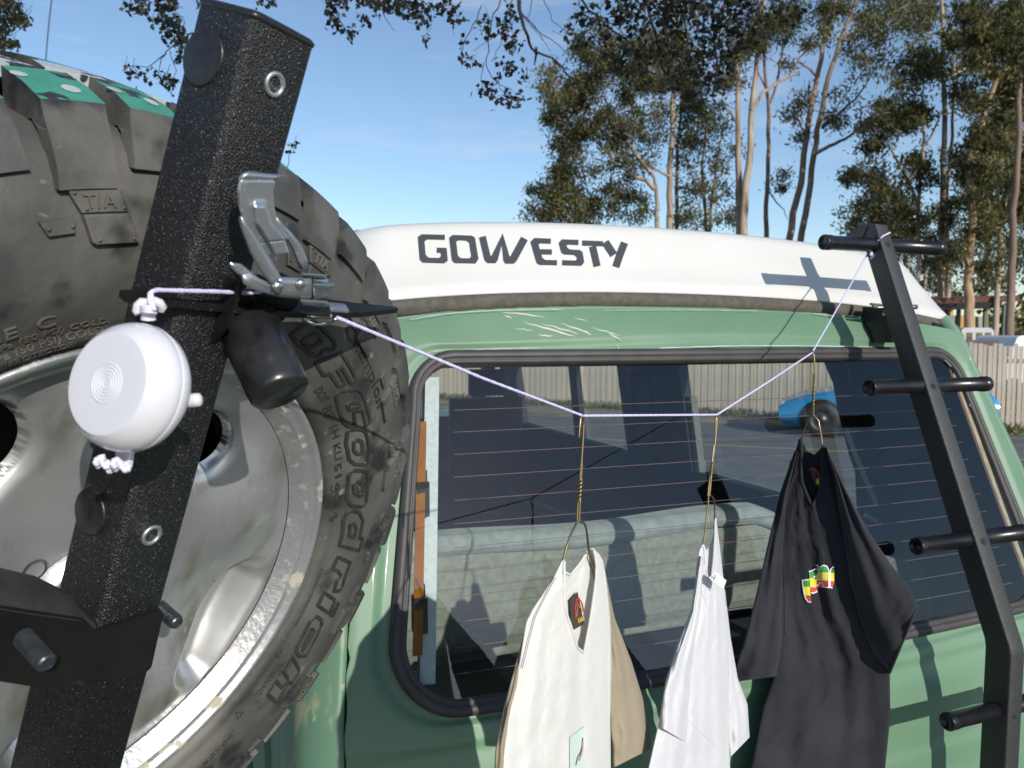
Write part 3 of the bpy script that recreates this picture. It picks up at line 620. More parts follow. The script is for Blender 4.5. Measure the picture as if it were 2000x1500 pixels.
def px_word(txt, p0, p1, hpx, name, off=.0008, mat=TYREDK, hs=1.0):
    r0, a0 = polar(*p0, .010); r1, a1 = polar(*p1, .010)
    return arc_word(txt, a0, (r0 + r1) / 2, hpx, name, off, mat, width=R(a0 - a1) * (r0 + r1) / 2)
BIG = {'B': ([[(596, 628), (605, 621), (650, 665), (652, 675), (645, 682), (632, 682), (626, 687), (624, 693), (618, 697), (605, 691), (584, 673), (566, 654)],
              [(590, 664), (612, 648), (627, 661), (624, 668), (617, 669), (611, 677), (602, 678), (589, 667)]]),
       'F': ([[(615, 709), (663, 687), (693, 739), (681, 746), (664, 716), (656, 720), (672, 748), (659, 753), (643, 729), (632, 733)]]),
       'G': ([[(656, 774), (661, 765), (674, 761), (695, 758), (704, 764), (712, 788), (719, 814), (718, 824), (711, 831), (704, 800), (689, 802), (692, 832), (680, 833), (671, 825), (662, 798)], [(676, 790), (684, 785), (695, 784), (701, 790), (690, 795), (681, 799)]]),
       'o': ([[(679, 844), (684, 839), (695, 837), (707, 838), (712, 844), (718, 872), (716, 900), (708, 907), (692, 907), (684, 900), (678, 868)], [(690, 862), (697, 858), (705, 862), (706, 883), (697, 887), (690, 880)]]),
       'o.': ([[(683, 928), (690, 919), (703, 918), (714, 922), (716, 940), (712, 978), (703, 989), (687, 989), (679, 975)], [(690, 946), (697, 940), (706, 943), (706, 960), (700, 968), (691, 963)]]),
       'd': ([[(679, 1003), (688, 997), (700, 1000), (706, 1014), (699, 1049), (706, 1050), (699, 1074), (664, 1067), (670, 1046), (673, 1018)], [(683, 1024), (691, 1022), (694, 1031), (689, 1049), (681, 1047)]]),
       'r': ([[(660, 1088), (681, 1097), (671, 1125), (666, 1142), (660, 1152), (650, 1154), (657, 1131), (664, 1122), (659, 1115), (650, 1113)]]),
       'i': ([[(633, 1158), (651, 1170), (640, 1197), (621, 1184)], [(655, 1176), (659, 1178), (648, 1202), (643, 1200)]]),
       'c': ([[(617, 1203), (626, 1210), (625, 1220), (606, 1258), (594, 1279), (584, 1281), (577, 1274), (580, 1262), (606, 1214)], [(607, 1227), (612, 1231), (588, 1272), (592, 1258)]]),
       'h': ([[(569, 1281), (582, 1307), (566, 1335), (561, 1329), (537, 1371), (521, 1355), (538, 1328), (547, 1341), (559, 1323), (552, 1308)]])}
for ch, loops in BIG.items():
    b = MB()
    for lp_ in loops:
        q = [polar(x, y, .011) for x, y in lp_]; n = len(q); dense = []
        for i in range(n):
            for t in (0, .33, .66): dense.append((q[i][0] + (q[(i + 1) % n][0] - q[i][0]) * t, q[i][1] + (q[(i + 1) % n][1] - q[i][1]) * t))
        XY = np.array([(r * cos(R(a)), r * sin(R(a))) for r, a in dense]); d = np.roll(XY, -1, 0) - np.roll(XY, 1, 0); d /= np.linalg.norm(d, axis=1)[:, None]; nrm = np.stack([-d[:, 1], d[:, 0]], 1)
        rows = []
        for o, hh in ((-.0026, -.0005), (-.0015, .0018), (.0013, .0018), (.0024, -.0005)):
            P_ = XY + nrm * o; rows.append([TW(math.hypot(x, y), math.degrees(math.atan2(y, x)), hh) for x, y in P_])
        b.grid(rows, wrap=True, smooth=False)
    b.build('raised_letter', [TYREDK], tyre, label='outlined raised letter ' + ch[0] + ' of the tyre name')
px_word('Champion', (664, 650), (738, 795), .0125, 'raised_word', .0012)
def end_word(txt, r1, a1, h, xs, name, off=.0008, mat=TYREDK):
    vs, fs, rim = glyphs(txt, h); wd = max(v[0] for v in vs) * xs; return arc_word(txt, a1 + math.degrees(wd / r1), r1, h, name, off, mat, xs=xs)
end_word('RANGE  C', .2655, 107.2, .0085, 1.5, 'raised_word', .0014, TYREBRN)
end_word('(2335 LBS.) AT 350 kPa (50 PSI) COLD.', .2580, 99.0, .0048, 1.35, 'raised_word', .0010, TYREBRN); end_word('(2601 LBS.) AT 350 kPa (50 PSI) COLD.', .2508, 99.4, .0048, 1.35, 'raised_word', .0010, TYREBRN)
end_word('RIM   PROTECTOR', .2445, 104.4, .0040, 1.25, 'raised_word', .0009, TYREBRN)
for t, p0, p1, h in (('DOT', (616, 769), (636, 789), .0085), ('BF', (634, 802), (646, 823), .0085), ('1H', (648, 835), (656, 862), .0085), ('KU', (655, 874), (661, 905), .0085), ('51', (658, 912), (661, 938), .0085), ('1  6', (656, 990), (652, 1022), .0085)):
    px_word(t, p0, p1, h, 'raised_word', .0009)
for p in ((661, 956), (661, 975), (657, 1014)):
    r, a = polar(*p, .01); b = MB(); b.grid([[TW(r + q * cos(t), a + math.degrees(q * sin(t) / r), o) for t in np.linspace(0, 2 * PI, 20, endpoint=False)] for q, o in ((.0058, -.0004), (.0054, .0008), (.0046, .0008), (.0042, -.0004))], wrap=True)
    b.build('raised_ring', [TYREDK], tyre)
px_word('G U', (661, 950), (659, 982), .0055, 'raised_word', .0009)
px_word('WARNING:', (540, 1296), (505, 1361), .0065, 'raised_word', .0009)
px_word('DANGER: DO NOT MIX', (448, 1430), (395, 1492), .0065, 'raised_word', .0009)
for k in range(5):
    px_word('SERIOUS INJURY MAY RESULT FROM TIRE FAILURE DUE TO', (528 - 6 * k + 4, 1306 + 4 * k - 4), (440 - 4 * k, 1412 + 2 * k), .0022, 'fine_print', .0005, TYRE) if k < 2 else px_word('EXPLOSION OF TIRE RIM ASSEMBLY DUE TO IMPROPER MOUNTING', (468 - 5 * k, 1420 + 3 * k), (380 - 4 * k, 1500 + 2 * k), .0022, 'fine_print', .0005, TYRE)
for p in ((549, 1281), (469, 1398)):
    r, a = polar(*p, .01); b = MB(); tri = [(r + .006 * cos(t), a + math.degrees(.006 * sin(t) / r)) for t in (PI / 2 - .5, PI / 2 - .5 + 2.094, PI / 2 - .5 + 4.188)]; tr2 = [(r + (q - r) * .62, a + (w_ - a) * .62) for q, w_ in tri]
    b.add([TW(*q, .0008) for q in tri + tr2], [(0, 1, 4, 3), (1, 2, 5, 4), (2, 0, 3, 5)]); b.build('raised_triangle', [TYREDK], tyre)
# fine ribs: rim protector comb and the comb below the long name
b = MB()
for a in np.arange(60, 175, .5):
    if 104.0 < a < 112.4: continue
    b.add([TW(.2435, a, .0008), TW(.2435, a - .2, .0008), TW(.2490, a - .2, .0008), TW(.2490, a, .0008)], [(0, 1, 2, 3)])
for (p0, p1, rr) in (((634, 1115), (588, 1225), .010),):
    r0, a0 = polar(*p0, .01); r1, a1 = polar(*p1, .01)
    for a in np.linspace(a0, a1, 26): b.add([TW(r0 - .012 - .001, a, .0009), TW(r0 - .013, a - .28, .0009), TW(r0 + .002, a - .28, .0009), TW(r0 + .002, a, .0009)], [(0, 1, 2, 3)])
b.build('fine_ribs', [TYREDK], tyre, kind='stuff')
# T/A on every long pad
for k in range(21):
    a = A0 - 17.143 * k; arc_word('T/A', a + 1.9, .3405, .0085, 'raised_word', .0062, TYREBRN, width=.021)
# rim ------------------------------------------------------------------
rim = MB(); rim.grid([[WP(r, 360 * k / 240, z) for k in range(240)] for r, z in ((.2385, -.014), (.2392, -.004), (.2375, .0005), (.2345, .0015), (.2318, -.0005), (.2305, -.0050), (.2285, -.0065), (.2245, -.0072))], wrap=True)
rimo = rim.build('rim', [ALLOYLIP], wheel)
b = MB(); b.grid([[WP(r, 360 * k / 240, z) for k in range(240)] for r, z in ((.2245, -.0072), (.2225, -.0105), (.2145, -.0195), (.2125, -.0235))], wrap=True); b.build('scraped_band', [CRUST], rimo)
CAPS = [((.156, 53), (.158, 86), .0325, 0), ((.176, 124), (.172, 156), .040, 0), ((.187, -43.5), (.180, -13), .0285, 1), ((.165, 196), (.165, 226), .032, 0), ((.160, -98), (.160, -82), .025, 1)]
def pol2(r, a): return np.array([r * cos(R(a)), r * sin(R(a))])
CP = [(pol2(*p), pol2(*q), rr, kd) for p, q, rr, kd in CAPS]
def facez(r, a):
    P = pol2(r, a); z = -.0245 - .006 * smooth01((.20 - r) / .10) - .009 * cos(R(5 * (a - 50))) * smooth01((r - .08) / .08) * smooth01((.215 - r) / .03); hole_ = 9
    for p, q, rr, kd in CP:
        t = max(0, min(1, (P - p) @ (q - p) / ((q - p) @ (q - p)))); d = np.linalg.norm(P - p - (q - p) * t) - rr
        if kd: z -= .026 * smooth01((.002 - d) / .026)
        else:
            z -= .004 * smooth01((.014 - d) / .016) ** 2 + .010 * smooth01((.001 - d) / .006); hole_ = min(hole_, d)
    return z, hole_
def snap(P):
    for p, q, rr, kd in CP:
        if kd: continue
        t = max(0, min(1, (P - p) @ (q - p) / ((q - p) @ (q - p)))); c = p + (q - p) * t; v = P - c; L_ = np.linalg.norm(v); d = L_ - rr
        if abs(d + .004) < .0021: return c + v / L_ * (rr - .004)
    return P
b = MB(); rs = np.concatenate([np.linspace(.045, .12, 20), np.linspace(.122, .2125, 60)]); NAF = 400; vs = []; HL = []
for r in rs:
    for k in range(NAF):
        P = snap(pol2(r, 360 * k / NAF)); r_, a_ = math.hypot(*P), math.degrees(math.atan2(P[1], P[0])); z, hl = facez(r_, a_); vs.append(WP(r_, a_, z)); HL.append(hl)
HL = np.array(HL).reshape(len(rs), NAF); fs_ = []
for i in range(len(rs) - 1):
    for k in range(NAF):
        k2 = (k + 1) % NAF
        if (HL[i][k] + HL[i + 1][k] + HL[i][k2] + HL[i + 1][k2]) / 4 < -.0045: continue
        fs_.append((i * NAF + k, i * NAF + k2, (i + 1) * NAF + k2, (i + 1) * NAF + k))
b.add(vs, fs_, 0, True); b.build('wheel_face', [ALLOY], rimo)
b = MB(); b.grid([[WP(r, 360 * k / 60, z) for k in range(60)] for r, z in ((.2125, -.0245), (.211, -.06), (.205, -.20), (.225, -.26), (.238, -.27))], wrap=True); b.build('barrel', [M('dull_alloy', (.22, .22, .21), rough=.6, metal=.6)], rimo)
b = MB(); b.grid([[WP(r, 360 * k / 60, z) for k in range(60)] for r, z in ((.0, -.135), (.21, -.14))], wrap=True); b.build('added_dark_backing', [flat('hole_dark_fill', (.008, .008, .008))], rimo)  # added black disc behind the wheel holes so they read dark
b = MB(); b.lathe(WP(0, 0, -.04), WN, [(.046, .01), (.040, .022), (.034, .024), (.0, .024)], 40); b.build('hub_cap', [ALLOYLIP], rimo)
b = MB(); r, a = polar(70, 1115, -.03); b.lathe(WP(r, a, -.034), WN, [(.010, .004), (.008, .0045), (.006, .002), (0, .001)], 20); b.build('lug_seat', [STEEL], rimo)
# ---------------------------------------------------------------- tyre carrier: square tube, plates, bumper
PB0 = np.array([-.22533, .51933, 1.85]); PD = unit([.352, -.153, 1]); fx_ = unit(np.cross(PD, [0, 1, 0])); fy_ = np.cross(PD, fx_)
PE1 = cos(2.663) * fx_ + sin(2.663) * fy_; PE2 = -sin(2.663) * fx_ + cos(2.663) * fy_       # out of the right face; along the wheel face
HS = .0254
def PO(a, b_, h): return PB0 + PE1 * a + PE2 * b_ + PD * h
def onface(px, py, face, off=0.0):
    """point of the picture on the right (r) or left (l) face of the tube"""
    return onplane(px, py, PB0 + (PE1 if face == 'r' else -PE2) * (HS + off), PE1 if face == 'r' else -PE2)
def hgt(P): return (np.asarray(P) - PB0) @ PD
carrier = thing('tyre_carrier', 'black powder-coated square tube tyre carrier with a round rubber bumper', 'tyre carrier', PO(0, 0, -.9))
tp = hgt(onface(545, 60, 'r')) 
b = MB(); b.bbox(PO(0, 0, (tp - .75) / 2), PE1, PE2, PD, HS, HS, (tp + .75) / 2, .0048, seg=5); b.build('post', [POWDER], carrier)
b = MB(); loops = []
def sq(h, e, bb=.0048):
    L_ = []
    for ci, (sx, sy) in enumerate(((1, 1), (-1, 1), (-1, -1), (1, -1))):
        for k in range(5):
            t = (ci + k / 4) * PI / 2; L_.append(PO(sx * (HS + e - bb) + bb * cos(t), sy * (HS + e - bb) + bb * sin(t), h))
    return L_
b.loft([sq(tp - .002, -.002), sq(tp + .0004, .0006), sq(tp + .0026, .0008), sq(tp + .0044, -.0012), sq(tp + .0062, -.010), sq(tp + .0066, -.02)]); b.build('end_cap', [PLASTICBLK], carrier)
for (x, y, rr) in ((397, 112, .0175), (176, 1000, .0165)):
    c = onface(x, y, 'l'); b = MB(); b.lathe(c, -PE2, [(rr, -.0005), (rr, .0007), (rr - .001, .0011), (0, .0012)], 40); b.build('round_plug', [PLASTICBLK], carrier)
for x, y in ((536, 165), (296, 1045)):
    c = onface(x, y, 'r'); b = MB(); b.lathe(c, PE1, [(.0078, -.0004), (.0078, .0010), (.0070, .0016), (.0056, .0016), (.0050, .0008), (.0046, -.004), (.0042, -.0042), (.0042, -.006), (.0046, -.0062), (.0044, -.010), (.0044, -.014), (0, -.014)], 40)
    o_ = b.build('threaded_insert', [ZINC], carrier)
# flat shelf plate round the post
hp = hgt(onface(470, 600, 'r')); PLP = PO(0, 0, hp)
def onpl(x, y, o=0): return onplane(x, y, PLP + PD * o, PD)
nr = onpl(775, 606); e_ = unit(nr - onpl(430, 589))
def PL(a, b_, o=0): return PO(a, b_, hp + o)
def plc(P): q = np.asarray(P) - PB0; return q @ PE1, q @ PE2
poly = [(.028, -.064), (.031, -.029), (.033, .013), (.035, .036), (.034, .064), (.028, .113), (.018, .158), (-.006, .236), (-.012, .240), (-.010, .182), (-.013, .145), (-.013, .02), (.008, -.03), (.018, -.062)]
b = MB(); b.prism([PL(*q, -.0022) for q in poly], PD * .0044); b.build('shelf_plate', [POWDERM], carrier)
# rubber bumper and the bracket that holds it
c1 = onwheel(549, 770, .135); TC_ = unit(CAM - c1); TR_ = unit(np.cross([0, 0, 1.], TC_)); TU_ = np.cross(TC_, TR_); BAX = unit(.42 * TC_ + .907 * (.40 * TR_ - .916 * TU_))
b = MB(); b.lathe(c1, BAX, [(0, .0004), (.0185, .0), (.0202, -.0018), (.0205, -.006), (.0215, -.062), (0, -.062)], 48); b.build('rubber_bumper', [DARKRUB], carrier)
b = MB(); c2 = c1 - BAX * .064; BX_ = unit(np.cross(BAX, PD)); b.bbox(c2, BX_, np.cross(BAX, BX_), BAX, .030, .028, .0022, .006)
b.prism([c2 - WX * .030 + PD * .032, c2 - WX * .030 - PD * .020, c2 - WX * .030 - PD * .020 + WN * .004, c2 - WX * .03 + WN * .020 + PD * .000, c2 - WX * .03 + WN * .022 + PD * .032], WX * .003); b.build('bumper_bracket', [POWDERM], carrier)
# lower bracket wrapped over the post, with its folded top flange
def onbr(x, y, o=.0035): return onface(x, y, 'r', o)
poly = [(-80, 1172), (0, 1180), (60, 1190), (130, 1200), (160, 1205), (170, 1216), (180, 1227), (192, 1231), (210, 1227), (315, 1192), (319, 1200), (296, 1303), (290, 1310), (270, 1318), (230, 1330), (70, 1342), (0, 1331), (-80, 1325)]
b = MB(); b.prism([onbr(*q) for q in poly], -PE1 * .003); b.build('wrap_bracket', [M('dusty_shaded_coat', (.006, .006, .006), (.010, .0098, .009), 25, rough=.5, bump=.7, bscale=800, bdist=.001, spec=.3, layers=(((.07, .066, .052), 18, .64, .76),))], carrier)  # base colour darkened for the shadow across the bracket, dust over it
top_e = [onbr(*q) for q in [(-80, 1172), (0, 1180), (60, 1190), (130, 1200), (160, 1205), (172, 1217), (186, 1230)]]
b = MB(); rows = [[p + PE1 * .0012 for p in top_e]]
back = [p - PE1 * (.040 * f) + PD * (.006 * f) - PE2 * .0 for p, f in zip(top_e, (.7, 1, 1.05, 1, .8, .35, .05))]
rows += [[a * (1 - t) + b_ * t + PD * .004 * sin(PI * t) for a, b_ in zip(top_e, back)] for t in (.04, .2, .5, .8, 1)]
b.grid(rows); b.grid([[p - PD * .003 for p in r_] for r_ in rows]); b.build('folded_flange', [DUSTY_LIT], carrier)  # lighter coat on the flange: dust plus its painted sunlit tone
# arm below the bracket on the left and a thicker post sleeve whose matte black paints the shadow there
b = MB(); b.bbox(PO(.0, -.0, hgt(onbr(150, 1420)) - .10), PE1, PE2, PD, HS + .003, HS + .003, .17, .006); b.build('post_shadow_sleeve', [POWDERM], carrier)
# wheel studs with their nuts
for (xb, yb, xt, yt, L_) in ((32, 1228, 93, 1297, .042), (322, 1172, 347, 1218, .026)):
    tip = onwheel(xt, yt, .088 + (.036 if xb < 100 else -.02)); ax = WN; prof = []
    for k in range(int(L_ / .0019)): prof += [(.0061, -L_ + k * .0019), (.0061, -L_ + k * .0019 + .0003), (.0045, -L_ + k * .0019 + .0009), (.0045, -L_ + k * .0019 + .0011)]
    prof += [(.0054, -.0012), (.0046, 0), (.0042, .0001), (.0040, -.0006), (0, -.0006)]
    b = MB(); b.lathe(tip, ax, prof, 28, smooth=False); st_ = b.build('wheel_stud', [DULLZ], wheel)
    if xb < 100:
        b = MB(); b.lathe(tip - ax * (L_ - .002), ax, [(.009, -.012), (.0125, -.012), (.0125, .0), (.011, .002), (.0065, .0025)], 6, smooth=False); b.lathe(tip - ax * (L_ + .012), ax, [(0, -.004), (.017, -.004), (.017, 0), (0, 0)], 24); b.build('stud_nut', [POWDER2], wheel)
# ---------------------------------------------------------------- toggle latch on the shelf plate
latch = thing('toggle_latch', 'zinc-plated over-centre toggle latch riveted on the black shelf plate', 'latch', onpl(590, 590))
LP0 = PO(HS + .026, 0, hp); LN = PE1      # working plane of the latch, just outside the right face
def onl(x, y, o=0.0): return onplane(x, y, LP0 + LN * o, LN)
def sheet(rows, th, dirn, name, par, mat=ZINC):
    """stamped sheet: rows of points, thickness th along dirn"""
    m_ = MB(); top_ = [[np.asarray(p) for p in r_] for r_ in rows]; bot = [[p - dirn * th for p in r_] for r_ in top_]
    m_.grid(top_); m_.grid([list(reversed(r_)) for r_ in bot])
    edge = [r_[0] for r_ in top_] + top_[-1][1:] + [r_[-1] for r_ in top_[::-1]][1:] + top_[0][::-1][1:-1]; eb = [r_[0] for r_ in bot] + bot[-1][1:] + [r_[-1] for r_ in bot[::-1]][1:] + bot[0][::-1][1:-1]
    m_.grid([edge, eb], wrap=True, smooth=False); return m_.build(name, [mat], par, weld=1e-6)
Lh = [(470, 352), (466, 372), (468, 400), (474, 425), (477, 440), (488, 455), (503, 476)]; Rh = [(538, 352), (533, 375), (535, 398), (539, 420), (541, 432), (552, 448), (566, 468)]
rows = []
for i in range(26):
    t = i / 25; x0 = np.interp(t, np.linspace(0, 1, 7), [p[0] for p in Lh]); y0 = np.interp(t, np.linspace(0, 1, 7), [p[1] for p in Lh]); x1 = np.interp(t, np.linspace(0, 1, 7), [p[0] for p in Rh]); y1 = np.interp(t, np.linspace(0, 1, 7), [p[1] for p in Rh])
    row = [onl(x0, y0, -.010), onl(x0, y0, -.004), onl(x0, y0, 0) ]
    for s_ in np.linspace(.04, .96, 30):
        rib = .0040 * smooth01(((.16 + .10 * t) - abs(s_ - .60)) / .05) * smooth01((t - .30) / .06); row.append(onl(x0 + (x1 - x0) * s_, y0 + (y1 - y0) * s_, .0005 + rib))
    row += [onl(x1, y1, 0), onl(x1, y1, -.004), onl(x1, y1, -.009)]
    rows.append(row)
hd = sheet(rows, .0013, LN, 'handle', latch)
rows = []       # tongue below, running to a ragged straight edge
for i in range(8):
    t = i / 7; rows.append([onl(503 + 12 * t + (566 + 8 * t - 503 - 12 * t) * s_, 476 + 23 * t + (468 + 26 * t - 476 - 23 * t) * s_, .0005 + .0040 * smooth01((.26 - abs(s_ - .60)) / .05)) for s_ in np.linspace(.12, .86, 24)])
sheet(rows, .0013, LN, 'handle_tongue', latch)
def legstrip(L_, w_, o, name, off2=None):
    rows = []
    for i, (x, y, ww) in enumerate(L_):
        rows.append([onl(x - ww, y + ww * .25, o), onl(x - ww * .3, y, o + .001), onl(x + ww * .3, y, o + .001), onl(x + ww, y - ww * .2, o)])
    sheet(rows, .0016, LN, name, latch)
legstrip([(472, 424, 3), (480, 444, 7), (491, 463, 11), (505, 490, 14), (518, 515, 14), (533, 538, 13), (546, 558, 11), (552, 572, 8)], 0, .004, 'handle_leg')
legstrip([(540, 425, 3), (549, 441, 6), (562, 456, 8), (580, 480, 9), (590, 505, 9), (596, 525, 8)], 0, -.006, 'handle_leg')
rows = []       # hook at the top curls over towards the wheel side
for i, (x, y, o) in enumerate(((470, 353, 0), (473, 345, .0005), (480, 339, .001), (488, 336, -.001), (496, 336, -.006))):
    rows.append([onl(x + 70 * s_ * (1 if i < 9 else .9), y + (2 + i * 1.9) * s_, o) for s_ in np.linspace(0, .98 if i else .96, 10)])
sheet(rows, .0022, LN, 'handle_hook', latch)
def pin(x, y, r, o0, o1, name='rivet', dome=True):
    c = onl(x, y, o1); m_ = MB(); L_ = o1 - o0; m_.lathe(c, LN, [(0, .0012), (r * .6, .0009), (r * .9, 0), (r, -.0012), (r, -.0022), (r * .55, -.0023), (r * .55, -L_), (0, -L_)], 24); m_.build(name, [STEEL], latch)
rows = [[onl(x, y + dy, .0018) for x in np.linspace(545, 606, 9)] for y, dy in ((540, 0), (548, 0), (556, 0), (566, 0), (576, 0), (582, 0))]
sheet([[onl(545 + (606 - 545) * s_ + (3 if 0 < t < 1 else 0) * (1 if s_ > .9 else 0), 541 + 40 * t + 2 * s_, .0062 - (.005 if t in (0, 1) else 0)) for s_ in np.linspace(0, 1, 9)] for t in (0, .1, .35, .6, .85, 1)], .0014, LN, 'side_plate', latch)
sheet([[onl(612 + 30 * s_, 543 + 44 * t + 2 * s_ - 8 * s_ * t, -.010) for s_ in np.linspace(0, 1, 6)] for t in np.linspace(0, 1, 6)], .0014, LN, 'side_plate', latch)
sheet([[onl(592 + 46 * s_, 533 + 3 * s_ + 5 * t, .004 - .016 * t) for s_ in np.linspace(0, 1, 6)] for t in np.linspace(0, 1, 4)], .0014, PD, 'bridge_plate', latch)
pin(546, 562, .0042, -.012, .0088); pin(590, 556, .0036, -.012, .0088)
m_ = MB(); m_.tube([onl(606, 556, .003), onl(648, 558, -.008)], .0022, 14); m_.build('cross_pin', [STEEL], latch)
sheet([[onl(640 - 52 * (1 - s_) ** 1 * (1 - .1 * t), 584 + 8 * t + 4 * s_, .004 - .012 * t) for s_ in np.linspace(0, 1, 6)] for t in (0, .5, 1)], .0016, PD, 'foot_plate', latch)
sheet([[onpl(638 + 36 * s_ + 8 * t, 590 + 14 * t + 3 * s_ , .0040) for s_ in np.linspace(0, 1, 6)] for t in (0, .5, 1)], .0018, PD, 'foot_pad', latch)
sheet([[onl(x + dx * s_, y + dy * s_, .0) for s_ in np.linspace(0, 1, 4)] for x, y, dx, dy in ((449, 513, 24, 3), (453, 522, 26, 0), (463, 534, 26, -4), (476, 543, 26, -8))], .0014, LN, 'latch_tail', latch)
sheet([[onl(x + dx * s_, y + dy * s_, .002) for s_ in np.linspace(0, 1, 4)] for x, y, dx, dy in ((474, 538, 16, -6), (478, 556, 30, -12), (500, 568, 30, -14), (530, 576, 22, -14), (548, 580, 14, -6))], .0014, LN, 'latch_tail', latch)
# ---------------------------------------------------------------- ladder rack on the tailgate
ladder = thing('ladder', 'black single-spine peg ladder standing off the right of the tailgate', 'ladder', V(1.02, -.35, .3))
SPN = [(-.044, 2.088), (-.383, 1.279), (-.372, .30)]; SPW, SPD = .036, .052
def spw(z): return float(np.interp(z, [p[1] for p in SPN[::-1]], [p[0] for p in SPN[::-1]]))
def spp(z, a, b_, o=0):       # a: 0..1 across, b_: 0 outer face .. 1 inner face
    return V(1.0 + SPW * a, spw(z) + SPD * b_, z)
b = MB(); loops = []
for z, dz in ((.30, 0), (1.270, .006), (1.286, -.0), (2.088, 0)):
    L_ = []; r_ = .004
    for cx, cy, t0 in ((SPW - r_, SPD - r_, 0), (r_, SPD - r_, 1), (r_, r_, 2), (SPW - r_, r_, 3)):
        for k in range(4):
            t = (t0 + k / 3) * PI / 2; L_.append(V(1.0 + cx + r_ * cos(t), spw(z) + cy + r_ * sin(t), z + (.011 * ((cy + r_ * sin(t)) / SPD) if z > 2 else 0)))
    loops.append(L_)
b.loft(loops); b.build('spine', [POWDER2], ladder)
def rung(xl, yl, xr, yr, zc):
    wm = spw(zc) + SPD * .5
    pl = onplane(xl, yl, V(0, wm, 0), VW); uL = toV(pl)[0]; z_ = pl[2]
    uR = toV(onplane(xr, yr, V(0, wm, 0), VW))[0] if xr else 2.036 - uL
    g_ = MB(); rr = .0162
    g_.lathe(V(0, wm, z_), VU, [(0, uL + .004), (rr - .004, uL + .004), (rr - .0035, uL), (rr - .0005, uL), (rr, uL + .001), (rr, uL + .018), (rr - .0012, uL + .0185), (rr - .0012, uR - .0185), (rr, uR - .018), (rr, uR - .001), (rr - .0005, uR), (rr - .0035, uR), (rr - .004, uR - .004), (0, uR - .004)], 32)
    g_.build('rung', [GLOSSBLK], ladder)
    h_ = MB(); h_.lathe(V(1.0 + SPW / 2, spw(z_) - .0006, z_), -VW * cos(R(22)) + np.array([0, 0, sin(R(22))]), [(.0062, -.0004), (.0058, .0003), (.0048, .0003), (.0044, .0001), (0, .0001)], 20); h_.build('bolt_hole_disc', [flat('painted_hole_dark', (.003, .003, .003))], ladder)  # flat black disc paints the dark inside of a hole
    return uL, z_
rung(1608, 473, 1838, 483, 2.03); rung(1697, 757, 1928, 745, 1.73); rung(1789, 1067, None, None, 1.45); rung(1849, 1410, None, None, 1.14)
b = MB(); b.prism([V(.998, -.025, 2.087), V(.998, .012, 2.086), V(.998, .055, 2.062), V(.998, .060, 2.048), V(.998, .0, 2.040)], VU * .004); b.build('gusset', [POWDER2], ladder)
# clamp at the rain gutter, its wire latch and threaded rod
b = MB(); q1 = hitS(1704, 640, .0); uc, wc, zc = toV(q1)
b.bbox(V(uc, wc - .035, zc - .004), VU, VW, (0, 0, 1), .022, .045, .030, .006); b.bbox(V(uc + .002, wc - .012, zc + .034), VU, VW, (0, 0, 1), .018, .03, .014, .004); b.prism([V(uc + .02, wc - .06, zc + .02), V(uc + .052, wc - .03, zc - .002), V(uc + .048, wc - .03, zc - .012), V(uc + .02, wc - .06, zc - .014)], VW * .03)
b.build('gutter_clamp', [PLASTICBLK], ladder)
b = MB(); b.tube([V(uc - .05, wc - .055, zc + .044), V(uc + .045, wc - .075, zc + .046)], .0032, 10); b.lathe(V(uc + .043, wc - .075, zc + .046), VU, [(0, 0), (.006, 0), (.006, .006), (0, .006)], 6, smooth=False); b.build('clamp_rod', [STEEL], ladder)
b = MB(); L1 = [V(uc - .030 + .003 * k, wc - .05, zc + .050 + .012 * k - .0008 * k * k) for k in range(7)]
b.grid([[p, p + VW * .012 + VU * .012] for p in L1]); b.tube([V(uc - .06, wc - .05, zc + .052), V(uc - .02, wc - .05, zc + .050), V(uc - .005, wc - .055, zc + .075), V(uc + .02, wc - .06, zc + .05)], .0028, 8); b.tube([V(uc - .06, wc - .056, zc + .046), V(uc + .01, wc - .056, zc + .045)], .0035, 8); b.build('clamp_latch', [M('dull_green_zinc', (.22, .23, .19), (.12, .12, .10), 60, rough=.5, metal=.8)], ladder)
# ---------------------------------------------------------------- the clothes line
DA, DB_ = .55, 1.67
PA_ = at(658, 620, DA); PB_ = at(1694, 497, DB_); LNN = np.cross(PB_ - PA_, [0, 0, 1.])
H1, H2, H3 = [onplane(x, y, PA_, LNN) for x, y in ((1138, 812), (1400, 810), (1586, 689))]
def rope(pts, r, sub=12, twist=True):
    """laid cord: a tube with a slight helical ripple"""
    P_ = [np.asarray(p, float) for p in pts]; out = []
    for a, b_ in zip(P_, P_[1:]):
        n = max(2, int(np.linalg.norm(b_ - a) / .004)); out += [a + (b_ - a) * i / n for i in range(n)]
    out.append(P_[-1]); rd = [r * (1 + .10 * sin(i * 2.1)) for i in range(len(out))]
    return out, rd
def pe(x, y, e=.036): return onplane(x, y, PB0 + PE1 * e, PE1)
cord_path = [pe(291, 578), pe(296, 570), pe(306, 566.5), pe(340, 567.5), pe(420, 569.5), pe(500, 573, .034), pe(560, 580, .028)]
line = thing('clothesline', 'thin lilac cord strung from the tyre carrier to the top of the black ladder', 'clothesline', H2 - [0, 0, .02])
b = MB(); p_, r_ = rope(cord_path, .0014); b.tube(p_, r_, 8); b.build('cord', [CORD], line)
b = MB(); p_, r_ = rope([pe(348, 603, .018), pe(380, 601, .024), pe(420, 598, .026), pe(455, 597, .026)], .0010); b.tube(p_, r_, 8); b.build('cord', [CORDW], line)
SAG = [PA_, PA_ + (H1 - PA_) * .5 - [0, 0, .0022], H1, H2, H2 + (H3 - H2) * .5 - [0, 0, .001], H3, H3 + (PB_ - H3) * .5 - [0, 0, .001], PB_]
